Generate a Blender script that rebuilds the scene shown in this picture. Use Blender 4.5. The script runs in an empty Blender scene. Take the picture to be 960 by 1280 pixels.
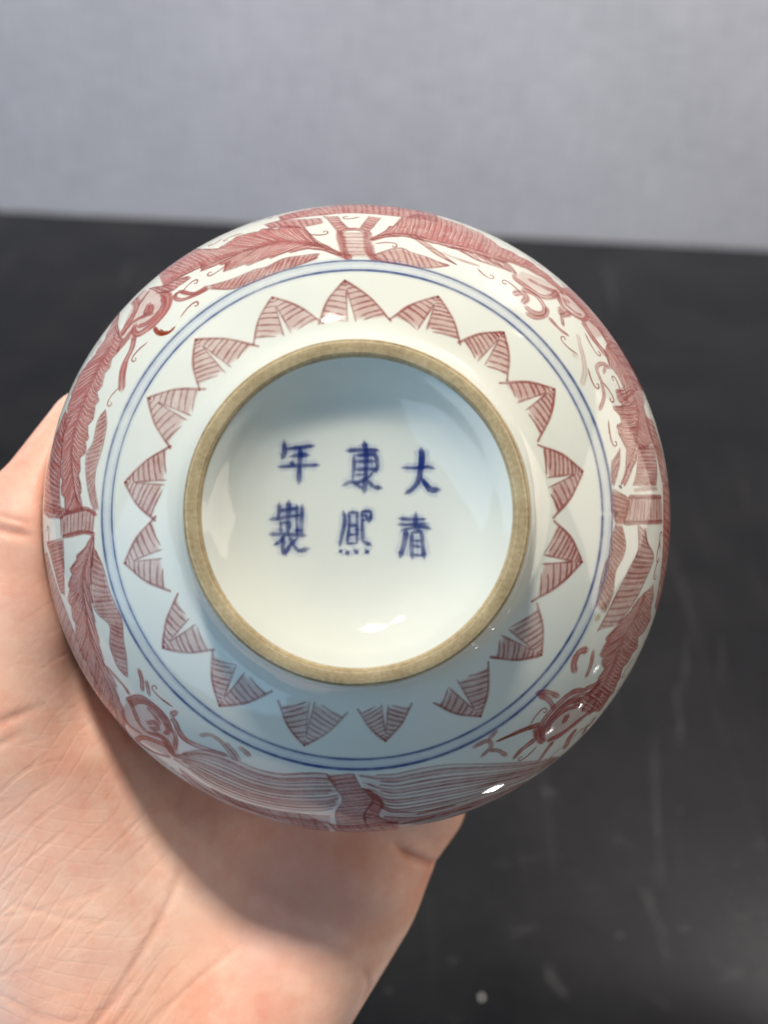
import bpy, math, random
import numpy as np
from mathutils import Matrix, Vector

sc = bpy.context.scene
COL = sc.collection
RNG = random.Random(7)

# ------------------------------------------------------------------ camera
CAM_H = 0.40
PITCH = math.radians(38.0)
ROLL = math.radians(2.9)
F_PX = 1300.0                      # focal length in pixels of a 960 x 1280 picture
fwd = Vector((0, math.cos(PITCH), -math.sin(PITCH)))
up0 = Vector((0, math.sin(PITCH), math.cos(PITCH)))
rt0 = Vector((1, 0, 0))
rt = rt0 * math.cos(ROLL) + up0 * math.sin(ROLL)
up = up0 * math.cos(ROLL) - rt0 * math.sin(ROLL)
CAM = Matrix(((rt.x, up.x, -fwd.x, 0), (rt.y, up.y, -fwd.y, 0), (rt.z, up.z, -fwd.z, CAM_H), (0, 0, 0, 1)))
cd = bpy.data.cameras.new('camera')
cam = bpy.data.objects.new('camera', cd)
COL.objects.link(cam)
cam.matrix_world = CAM
cd.sensor_fit = 'VERTICAL'
cd.sensor_height = 36.0
cd.lens = F_PX / 1280.0 * 36.0
cd.clip_start = 0.01
cd.clip_end = 50
cd.dof.use_dof = True
cd.dof.focus_distance = 0.168
cd.dof.aperture_fstop = 12.5
sc.camera = cam


def c2w(x, y, d):
    """millimetres right / up / away from the eye, at the held bowl, to world metres"""
    return CAM @ Vector((x * .001, y * .001, -d * .001))


def cdir(x, y, z):
    return (CAM.to_3x3() @ Vector((x, y, z))).normalized()


# ------------------------------------------------------------------ light of the room
w = bpy.data.worlds.new('World')
sc.world = w
w.use_nodes = True
bg = w.node_tree.nodes['Background']
bg.inputs[0].default_value = (0.58, 0.70, 0.80, 1)
bg.inputs[1].default_value = 0.15
sc.view_settings.view_transform = 'Standard'
sc.view_settings.look = 'None'
sc.view_settings.gamma = 1.0
sc.view_settings.exposure = 0.0
sc.view_settings.use_curve_mapping = False
sc.render.engine = 'CYCLES'
sc.cycles.use_denoising = True
sc.cycles.max_bounces = 8
sc.cycles.transparent_max_bounces = 24
sc.cycles.caustics_reflective = False
sc.cycles.caustics_refractive = False


def area(name, loc, target, sx, sy, power, col, spread=180):
    l = bpy.data.lights.new(name, 'AREA')
    l.shape = 'RECTANGLE'
    l.size, l.size_y = sx, sy
    l.energy = power
    l.color = col
    l.spread = math.radians(spread)
    o = bpy.data.objects.new(name, l)
    COL.objects.link(o)
    o.location = loc
    o.rotation_euler = (Vector(target) - Vector(loc)).to_track_quat('-Z', 'Y').to_euler()
    return o


HOLD = c2w(-4, 0, 165)
EDGE_Y = CAM_H / math.tan(PITCH - math.atan(352.0 / F_PX))      # far edge of the table
key_dir = cdir(-0.10, 0.825, 0.555)
area('ceiling_lamp', HOLD + key_dir * 1.5, HOLD, 0.15, 0.15, 28.5, (1.0, 0.92, 0.81))
# one more ceiling spot, and unseen low lights added right of the table front to glint on the glaze
area('overhead_spot', (-0.55, 0.10, 2.0), HOLD, 0.09, 0.09, 1.5, (1.0, 0.95, 0.88))
for gx, gy, gz, gs, gw in ((0.10, 0.11, 0.07, 0.017, 0.016), (0.18, 0.066, 0.11, 0.007, 0.0022), (0.20, 0.10, 0.12, 0.006, 0.0025), (0.23, 0.09, 0.16, 0.006, 0.0018)):
    area('added_glint_light', (gx, gy, gz), HOLD, gs, gs * 0.5, gw, (1.0, 0.97, 0.92))
# pale window to the right, bluish daylight from the left
area('window_light', (1.45, 0.25, 0.47), (0.0, 0.25, 0.47), 1.15, 0.9, 9.5, (1.0, 0.87, 0.72))
area('window_light', (-1.25, -1.10, 0.30), HOLD, 2.0, 1.5, 18, (0.46, 0.72, 1.0))
area('overhead_spot', (0.95, 0.78, 1.55), (0.50, EDGE_Y, 1.02), 0.25, 0.25, 8.0, (1.0, 0.90, 0.80), 66)  # unseen wall washer, added to brighten the upper right of the wall


# ------------------------------------------------------------------ helpers
def new_mat(name):
    m = bpy.data.materials.new(name)
    m.use_nodes = True
    nt = m.node_tree
    return m, nt, nt.nodes['Principled BSDF'], nt.nodes['Material Output']


def node(nt, typ, inp=None, **props):
    n = nt.nodes.new(typ)
    for k, v in props.items():
        setattr(n, k, v)
    for k, v in (inp or {}).items():
        if hasattr(v, 'is_output'):
            nt.links.new(v, n.inputs[k])
        else:
            n.inputs[k].default_value = v
    return n


def math_n(nt, op, a, b=None, c=None):
    n = nt.nodes.new('ShaderNodeMath')
    n.operation = op
    for i, v in enumerate((a, b, c)):
        if v is None:
            continue
        if hasattr(v, 'is_output'):
            nt.links.new(v, n.inputs[i])
        else:
            n.inputs[i].default_value = v
    return n.outputs[0]


def ramp(nt, fac, stops):
    n = nt.nodes.new('ShaderNodeValToRGB')
    cr = n.color_ramp
    while len(cr.elements) < len(stops):
        cr.elements.new(0.5)
    for e, (p, c) in zip(cr.elements, stops):
        e.position = p
        e.color = c if isinstance(c, tuple) else (c, c, c, 1)
    nt.links.new(fac, n.inputs[0])
    return n.outputs[0]


def srgb(r, g, b):
    f = lambda v: (v / 255 / 12.92) if v / 255 <= 0.04045 else ((v / 255 + 0.055) / 1.055) ** 2.4
    return (f(r), f(g), f(b), 1)


def mesh_obj(name, verts, faces, mat, parent=None, smooth=True, attrs=None, normals=None):
    me = bpy.data.meshes.new(name)
    me.from_pydata([tuple(v) for v in verts], [], [tuple(f) for f in faces])
    if smooth:
        me.polygons.foreach_set('use_smooth', [True] * len(me.polygons))
    for k, (typ, vals) in (attrs or {}).items():
        a = me.attributes.new(k, typ, 'POINT')
        if typ == 'FLOAT':
            a.data.foreach_set('value', np.asarray(vals, dtype=np.float32).ravel())
        else:
            a.data.foreach_set('color', np.asarray(vals, dtype=np.float32).ravel())
    me.update()
    if normals is not None:
        me.normals_split_custom_set_from_vertices([tuple(n) for n in normals])
    me.materials.append(mat)
    o = bpy.data.objects.new(name, me)
    COL.objects.link(o)
    if parent is not None:
        o.parent = parent
    return o


def tag(o, label=None, cat=None, group=None, kind=None):
    if label:
        o['label'] = label
    if cat:
        o['category'] = cat
    if group:
        o['group'] = group
    if kind:
        o['kind'] = kind
    return o


# ------------------------------------------------------------------ materials of the setting
def mat_wall():
    m, nt, p, out = new_mat('woven_wallcovering')
    tc = node(nt, 'ShaderNodeTexCoord').outputs['Object']
    v1 = node(nt, 'ShaderNodeMapping', {'Vector': tc, 'Scale': (420, 1, 28)}).outputs[0]
    v2 = node(nt, 'ShaderNodeMapping', {'Vector': tc, 'Scale': (28, 1, 420)}).outputs[0]
    n1 = node(nt, 'ShaderNodeTexNoise', {'Vector': v1, 'Scale': 1.0, 'Detail': 3.0}).outputs[0]
    n2 = node(nt, 'ShaderNodeTexNoise', {'Vector': v2, 'Scale': 1.0, 'Detail': 3.0}).outputs[0]
    n3 = node(nt, 'ShaderNodeTexNoise', {'Vector': tc, 'Scale': 9.0, 'Detail': 4.0}).outputs[0]
    mx = math_n(nt, 'MULTIPLY', math_n(nt, 'ADD', n1, n2), 0.5)
    mx = math_n(nt, 'ADD', math_n(nt, 'MULTIPLY', mx, 0.8), math_n(nt, 'MULTIPLY', n3, 0.2))
    c = ramp(nt, mx, [(0.37, srgb(177, 179, 191)), (0.63, srgb(205, 207, 218))])
    nt.links.new(c, p.inputs['Base Color'])
    p.inputs['Roughness'].default_value = 0.85
    p.inputs['Specular IOR Level'].default_value = 0.2
    b = node(nt, 'ShaderNodeBump', {'Height': mx, 'Strength': 0.35, 'Distance': 0.0006})
    nt.links.new(b.outputs[0], p.inputs['Normal'])
    return m


def mat_table():
    m, nt, p, out = new_mat('black_table_lacquer')
    tc = node(nt, 'ShaderNodeTexCoord').outputs['Object']
    n1 = node(nt, 'ShaderNodeTexNoise', {'Vector': tc, 'Scale': 14.0, 'Detail': 6.0, 'Roughness': 0.6}).outputs[0]
    n2 = node(nt, 'ShaderNodeTexNoise', {'Vector': tc, 'Scale': 160.0, 'Detail': 4.0, 'Roughness': 0.7}).outputs[0]
    d = math_n(nt, 'ADD', math_n(nt, 'MULTIPLY', n1, 0.7), math_n(nt, 'MULTIPLY', n2, 0.3))
    # dust lies thin over the lacquer, with grains and a few wipe marks
    vor = node(nt, 'ShaderNodeTexVoronoi', {'Vector': tc, 'Scale': 75.0, 'Randomness': 1.0}, feature='F1')
    gr = ramp(nt, vor.outputs['Distance'], [(0.03, 1.0), (0.10, 0.0)])
    keep = ramp(nt, node(nt, 'ShaderNodeSeparateColor', {'Color': vor.outputs['Color']}).outputs[0], [(0.80, 0.0), (0.84, 1.0)])
    grain = math_n(nt, 'MULTIPLY', gr, keep)
    wv = node(nt, 'ShaderNodeMapping', {'Vector': tc, 'Scale': (90, 5, 1), 'Rotation': (0, 0, 0.12)}).outputs[0]
    n4 = node(nt, 'ShaderNodeTexNoise', {'Vector': wv, 'Scale': 1.0, 'Detail': 3.0, 'Distortion': 0.4}).outputs[0]
    wipe = ramp(nt, n4, [(0.62, 0.0), (0.78, 1.0)])
    f = math_n(nt, 'ADD', math_n(nt, 'MULTIPLY', grain, 0.22), math_n(nt, 'MULTIPLY', wipe, 0.05))
    f = math_n(nt, 'ADD', f, math_n(nt, 'MULTIPLY', ramp(nt, d, [(0.42, 0.0), (0.75, 1.0)]), 0.035))
    mix = node(nt, 'ShaderNodeMix', {'Factor': f, 'A': srgb(11, 11, 13), 'B': srgb(150, 148, 150)}, data_type='RGBA')
    mix.inputs[6].default_value = srgb(11, 11, 13)
    mix.inputs[7].default_value = srgb(150, 148, 150)
    nt.links.new(mix.outputs[2], p.inputs['Base Color'])
    r = ramp(nt, d, [(0.3, 0.24), (0.7, 0.42)])
    nt.links.new(r, p.inputs['Roughness'])
    p.inputs['Specular IOR Level'].default_value = 0.12
    p.inputs['Coat Weight'].default_value = 0.30
    p.inputs['Coat Roughness'].default_value = 0.04
    return m


# ------------------------------------------------------------------ table and wall

def slab(name, x0, x1, y0, y1, z0, z1, mat, parent=None, bev=0.003):
    import bmesh
    bm = bmesh.new()
    bmesh.ops.create_cube(bm, size=1.0)
    for v in bm.verts:
        v.co = Vector(((x0 + x1) / 2 + v.co.x * (x1 - x0), (y0 + y1) / 2 + v.co.y * (y1 - y0), (z0 + z1) / 2 + v.co.z * (z1 - z0)))
    if bev:
        bmesh.ops.bevel(bm, geom=list(bm.edges), offset=bev, segments=3, affect='EDGES', profile=0.5)
    me = bpy.data.meshes.new(name)
    bm.to_mesh(me)
    bm.free()
    me.materials.append(mat)
    o = bpy.data.objects.new(name, me)
    COL.objects.link(o)
    if parent:
        o.parent = parent
    return o


M_TABLE = mat_table()
table = slab('table_top', -1.3, 1.15, -0.45, EDGE_Y, -0.03, 0.0, M_TABLE)
tag(table, 'black dusty table top below the held bowl', kind='structure')
wall = slab('wall', -2.2, 2.2, EDGE_Y + 0.012, EDGE_Y + 0.11, -0.8, 2.2, mat_wall(), bev=0)
tag(wall, 'grey woven fabric wall behind the table', kind='structure')

# ------------------------------------------------------------------ the bowl: profile of the turned body (millimetres)
# (radius, distance from the foot rim towards the mouth)
BASE_PTS = [(0, 7.3), (5, 7.25), (10, 6.95), (14, 6.2), (17, 4.9), (19.2, 3.35), (20.9, 1.75), (21.9, 0.95), (22.35, 0.6)]
FOOT_PTS = [(22.35, 0.6), (22.65, 0.24), (23.05, 0.05), (23.7, 0.0), (24.3, 0.05), (24.8, 0.3), (25.05, 0.75)]
BODY_PTS = [(25.05, 0.75), (25.2, 2.0), (25.5, 3.4), (26.1, 5.0), (27.2, 6.4), (28.7, 7.5)]
R_MAX, Z_MAX, B_LOW, B_UP = 55.9, 40.0, 37.8, 37.0
t0 = math.asin(30.2 / R_MAX)
for i in range(46):
    t = t0 + (math.pi / 2 - t0) * i / 45
    BODY_PTS.append((R_MAX * math.sin(t), Z_MAX - B_LOW * math.cos(t)))
for i in range(1, 26):
    t = math.pi / 2 * i / 25 * 0.62
    BODY_PTS.append((R_MAX * math.cos(t), Z_MAX + B_UP * math.sin(t)))
BODY_PTS += [(30.2, 72.2), (29.4, 73.6), (29.3, 75.0), (29.0, 75.6), (28.2, 75.9), (27.3, 75.6), (26.9, 74.6)]
IN_PTS = [(26.9, 74.6), (27.2, 72.6), (30.5, 69.0)]
for i in range(25, -1, -1):
    t = math.pi / 2 * i / 25 * 0.62
    IN_PTS.append(((R_MAX - 3.2) * math.cos(t) * 0.985, Z_MAX + (B_UP - 3.2) * math.sin(t)))
for i in range(45, 2, -3):
    t = t0 * i / 45 + (math.pi / 2 - t0) * (i / 45) ** 2 * 0.98
    IN_PTS.append(((R_MAX - 4.0) * math.sin(t), Z_MAX - (B_LOW - 6.0) * math.cos(t)))
IN_PTS.append((0, Z_MAX - (B_LOW - 6.0)))


def catmull(pts, n):
    P = np.array(pts, float)
    d = np.sqrt((np.diff(P, axis=0) ** 2).sum(1)) ** 0.5
    t = np.concatenate([[0], np.cumsum(d)])
    tt = np.linspace(0, t[-1], n)
    if len(P) == 2:
        return np.stack([np.interp(tt, t, P[:, k]) for k in range(P.shape[1])], 1)
    m = np.zeros_like(P)
    m[1:-1] = (P[2:] - P[:-2]) / (t[2:] - t[:-2])[:, None]
    m[0] = (P[1] - P[0]) / (t[1] - t[0])
    m[-1] = (P[-1] - P[-2]) / (t[-1] - t[-2])
    i = np.clip(np.searchsorted(t, tt, 'right') - 1, 0, len(P) - 2)
    h = (t[i + 1] - t[i])
    s = (tt - t[i]) / h
    s, h = s[:, None], h[:, None]
    return ((2 * s ** 3 - 3 * s ** 2 + 1) * P[i] + (s ** 3 - 2 * s ** 2 + s) * h * m[i]
            + (-2 * s ** 3 + 3 * s ** 2) * P[i + 1] + (s ** 3 - s ** 2) * h * m[i + 1])


OUT_PTS = BASE_PTS + FOOT_PTS[1:] + BODY_PTS[1:]
PROF = catmull(OUT_PTS, 3000)
S_ARC = np.concatenate([[0], np.cumsum(np.sqrt((np.diff(PROF, axis=0) ** 2).sum(1)))])
TAN = np.gradient(PROF, S_ARC, axis=0)
TAN /= np.linalg.norm(TAN, axis=1)[:, None]


def surf(xy, lift=0.0):
    """map point (azimuthal unrolling, millimetres of arc from the middle of the base) -> point and normal on the bowl"""
    xy = np.asarray(xy, float).reshape(-1, 2)
    s = np.hypot(xy[:, 0], xy[:, 1])
    c = np.where(s > 1e-9, xy[:, 0] / np.maximum(s, 1e-9), 1.0)
    q = np.where(s > 1e-9, xy[:, 1] / np.maximum(s, 1e-9), 0.0)
    r = np.interp(s, S_ARC, PROF[:, 0])
    z = np.interp(s, S_ARC, PROF[:, 1])
    tr = np.interp(s, S_ARC, TAN[:, 0])
    tz = np.interp(s, S_ARC, TAN[:, 1])
    nr, nz = tz, -tr
    P = np.stack([r * c, r * q, z], 1)
    N = np.stack([nr * c, nr * q, nz], 1)
    N /= np.linalg.norm(N, axis=1)[:, None]
    return P + N * lift, N


# pose: the foot looks at the eye, the mouth away; map x runs right and y up as seen from the eye
FOOT_C = (-3.8, 0.0, 149.0)
AX = Vector((-0.72, -0.80, -35.0)).normalized()           # foot -> mouth, in eye axes
yx = Vector((0, 1, 0))
yx = (yx - AX * yx.dot(AX)).normalized()
xx = yx.cross(-AX)
# eye axes: x right, y up, z towards the eye.  Local (x, y, z) keeps x right, y up, z into depth: a mirrored frame,
# so local y is turned over to keep a true rotation and the maps below use (x, -y)
BOWL_EYE = Matrix(((xx.x, -yx.x, AX.x, FOOT_C[0] * .001), (xx.y, -yx.y, AX.y, FOOT_C[1] * .001), (xx.z, -yx.z, AX.z, -FOOT_C[2] * .001), (0, 0, 0, 1)))

# ---- the painting, in millimetres of arc on the unrolled bowl
CHARS = [
[[[[-11.1,-10.91],[-10.98,-9.55],[-11.09,-8.76],[-11.39,-8.14]],4.2,5.2],[[[-10.84,-9.6],[-8.99,-9.79],[-6.57,-10.12]],3.2,4.2],[[[-10.15,-8.48],[-8.68,-8.69],[-7.26,-8.68]],3.4,4.6],[[[-12,-6.93],[-10.7,-7.01],[-9.86,-7.07],[-7.98,-7.15],[-5.74,-7.23]],2.8,3.8],[[[-9.81,-7.75],[-9.9,-7.14]],4.6,4.6],[[[-8.61,-9.75],[-8.72,-7.1],[-8.83,-4.4]],4.6,4.8]],
[[[[0.96,-10.75],[1.24,-9.07],[1.19,-5.58],[0.95,-3.03]],4.6,5.2],[[[-1.71,-9.4],[0.14,-9.47],[1.74,-9.47],[3.15,-9.43]],4.2,3.6],[[[-0.56,-8.81],[-0.58,-6.76],[-0.74,-5.08]],3.8,3.6],[[[-0.51,-8.66],[1.14,-8.76],[2.55,-8.79],[2.94,-7.46],[2.84,-6.52],[2.25,-6.39]],3.2,5],[[[-0.51,-7.76],[2.55,-7.77]],3.4,3.4],[[[-0.51,-6.59],[2.75,-6.65]],3.4,3.4],[[[-0.51,-5.76],[0.95,-5.79]],2.4,2.4],[[[2.39,-6.26],[1.59,-5.39],[0.14,-4.64],[-0.97,-4.71],[-2.27,-4.14]],3,4.2],[[[-0.76,-4.66],[0.74,-3.67]],3.2,3.2],[[[1.45,-5.09],[2.26,-4.05],[3.62,-3.75]],3.2,5]],
[[[[9.52,-9.78],[9.67,-8.48],[9.4,-6.16],[9.08,-4.76],[8.17,-3.57],[7.11,-2.92]],6.2,3.8],[[[6.67,-6.84],[9.14,-6.8],[10.38,-6.97],[11.57,-6.68]],2.8,3.4],[[[9.54,-5.36],[10.36,-4.16],[10.99,-3.52],[12.3,-3.5]],3.6,6.8]],
[[[[-11.75,-1.45],[-11.77,-0.15],[-11.95,0.95]],4.2,4.2],[[[-10.32,-1.85],[-10.4,0.34],[-10.45,3.23]],4.8,4.2],[[[-11.76,-0.25],[-10.62,-0.51],[-9.13,-0.71]],3.2,3.6],[[[-13.26,0.95],[-11.81,0.84],[-10.47,0.54],[-8.58,0.34]],3.6,3.2],[[[-11.6,1.44],[-10.08,1.4]],3,3],[[[-11.56,1.15],[-11.52,3.05]],3.2,3.2],[[[-10.01,1.34],[-10.19,2.45]],2.4,2.4],[[[-9.15,-1.26],[-9.07,3.23]],3.4,3.6],[[[-8.33,-1.27],[-8.45,3.09]],4,4],[[[-9.44,2.59],[-8.43,2.63]],3.6,3.6],[[[-13.2,3.16],[-11.4,3.18],[-9.07,3.25],[-7.72,3.37]],4.6,3.4],[[[-10.92,3.24],[-11.61,4.23],[-12.55,4.79]],3.6,3],[[[-11.19,3.64],[-11.16,5.63],[-10.8,6.3]],4,5.2],[[[-10.73,6.14],[-10.34,5.14],[-8.92,3.63]],4.2,3.2],[[[-10.34,3.34],[-9.55,4.85],[-8.75,5.64],[-7.27,5.3]],3.8,4.4]],
[[[[-2.17,-0.35],[-1.95,1.18],[-2.37,3.31],[-2.7,4.93]],3.6,3.8],[[[-1.3,-0.13],[-1.27,1.99],[-1.58,4.62]],3.2,3.2],[[[-1.3,-0.11],[0.03,-0.07]],3,3],[[[-0.1,-0.13],[-0.12,4.48]],3.2,3.6],[[[-1.27,1.89],[-0.08,1.79]],3.6,3],[[[-1.4,3.3],[-0.08,3.17]],1.8,1.8],[[[-1.58,4.62],[-0.08,4.48]],2.2,2.6],[[[0.67,-0.29],[0.66,1.31],[0.79,4.33]],3,3.8],[[[0.53,-0.21],[1.95,-0.17],[1.77,1.3]],3,3.8],[[[0.6,0.42],[1.11,0.26],[1.61,1.38]],2.2,2.6],[[[0.57,1.08],[1.24,1.06]],2,2],[[[0.79,4.16],[2.04,4.89]],3.6,4.2],[[[-2.71,5.48],[-2.41,5.98]],3.4,3.4],[[[-1.67,5.63],[-1.42,6.29]],4.2,4.2],[[[-0.52,5.43],[0.03,6.12]],4.2,4.2],[[[1.15,5.5],[1.58,6.08]],4.4,4.4]],
[[[[8.75,-0.05],[8.71,0.83],[8.59,2.05]],4.4,4.4],[[[6.15,0.8],[8.54,0.96],[10.22,0.88]],3.2,2.8],[[[6.05,1.69],[8.08,1.73],[10.44,1.62]],2.8,3.4],[[[6.52,2.62],[8.21,2.23],[9.8,2.08],[10.99,2.39]],3,3.4],[[[7.28,2.49],[7.1,4.07],[6.36,6.58]],5,5.4],[[[8.17,2.92],[8.09,4.77],[8.22,6.87]],3.6,4.8],[[[8.08,2.92],[9.45,2.84],[9.75,4.79],[9.98,6.78]],3.6,4.8],[[[8.28,4.09],[9.53,4.18]],2.6,2.6],[[[8.26,4.96],[9.51,5.09]],2.6,2.6],[[[8.32,6.25],[9.7,6.39]],2.4,2.4]]]
PETALS = [
[[-2.45,-43.9],[-7.06,-35.87],[5.66,-36.49],[-2.57,-36.46],[0.12,-36.32]],
[[-16.09,-40.67],[-19.29,-32.05],[-7.06,-35.87],[-14.45,-33.42],[-12.21,-34.31]],
[[-30.46,-32.7],[-29.52,-23.48],[-19.28,-31.28],[-25.44,-26.19],[-23.74,-27.98]],
[[-39.31,-21.72],[-35.11,-12.65],[-29.05,-23.08],[-32.48,-17.27],[-31.3,-18.7]],
[[-43.42,-5.82],[-37.89,0.95],[-35.25,-12.13],[-36.54,-4.98],[-35.98,-6.47]],
[[-43.49,9.21],[-35.25,14.13],[-37.85,1.1],[-36.62,9.03],[-36.87,6.3]],
[[-36.29,24.96],[-27.12,25.25],[-33.52,15.49],[-30.08,21.26],[-31.88,19.41]],
[[-25.73,35.79],[-16.47,33.2],[-26.83,26],[-20.7,30.47],[-23.29,28.24]],
[[-10,43.2],[-2.39,37.37],[-14.45,35.29],[-7.73,35.39],[-9.36,35.53]],
[[5.16,42.35],[9.78,35.74],[0.28,36.74],[6.07,36.05],[3.99,35.76]],
[[22.96,37.94],[24.24,28.37],[14.67,35.4],[19.32,31.03],[16.78,33.24]],
[[34.34,26.47],[33.52,17.37],[25.3,26.83],[28.98,21.57],[26.67,23.36]],
[[42.04,9.07],[37.06,1.87],[33.1,16.05],[35.44,7.27],[34.79,10.09]],
[[42.27,-7.95],[34.29,-12.52],[36.92,0.37],[35.76,-7.34],[36.2,-4.34]],
[[37.12,-23.49],[27.25,-24.37],[33.98,-14.09],[29.82,-21.39],[32.47,-19.12]],
[[27.5,-34.2],[19.28,-32.14],[27.97,-25.41],[22.3,-29.09],[24.53,-27.95]],
[[15.13,-40.91],[6.55,-36.61],[19,-32.17],[10.9,-34.84],[13.6,-34.71]]]
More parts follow.
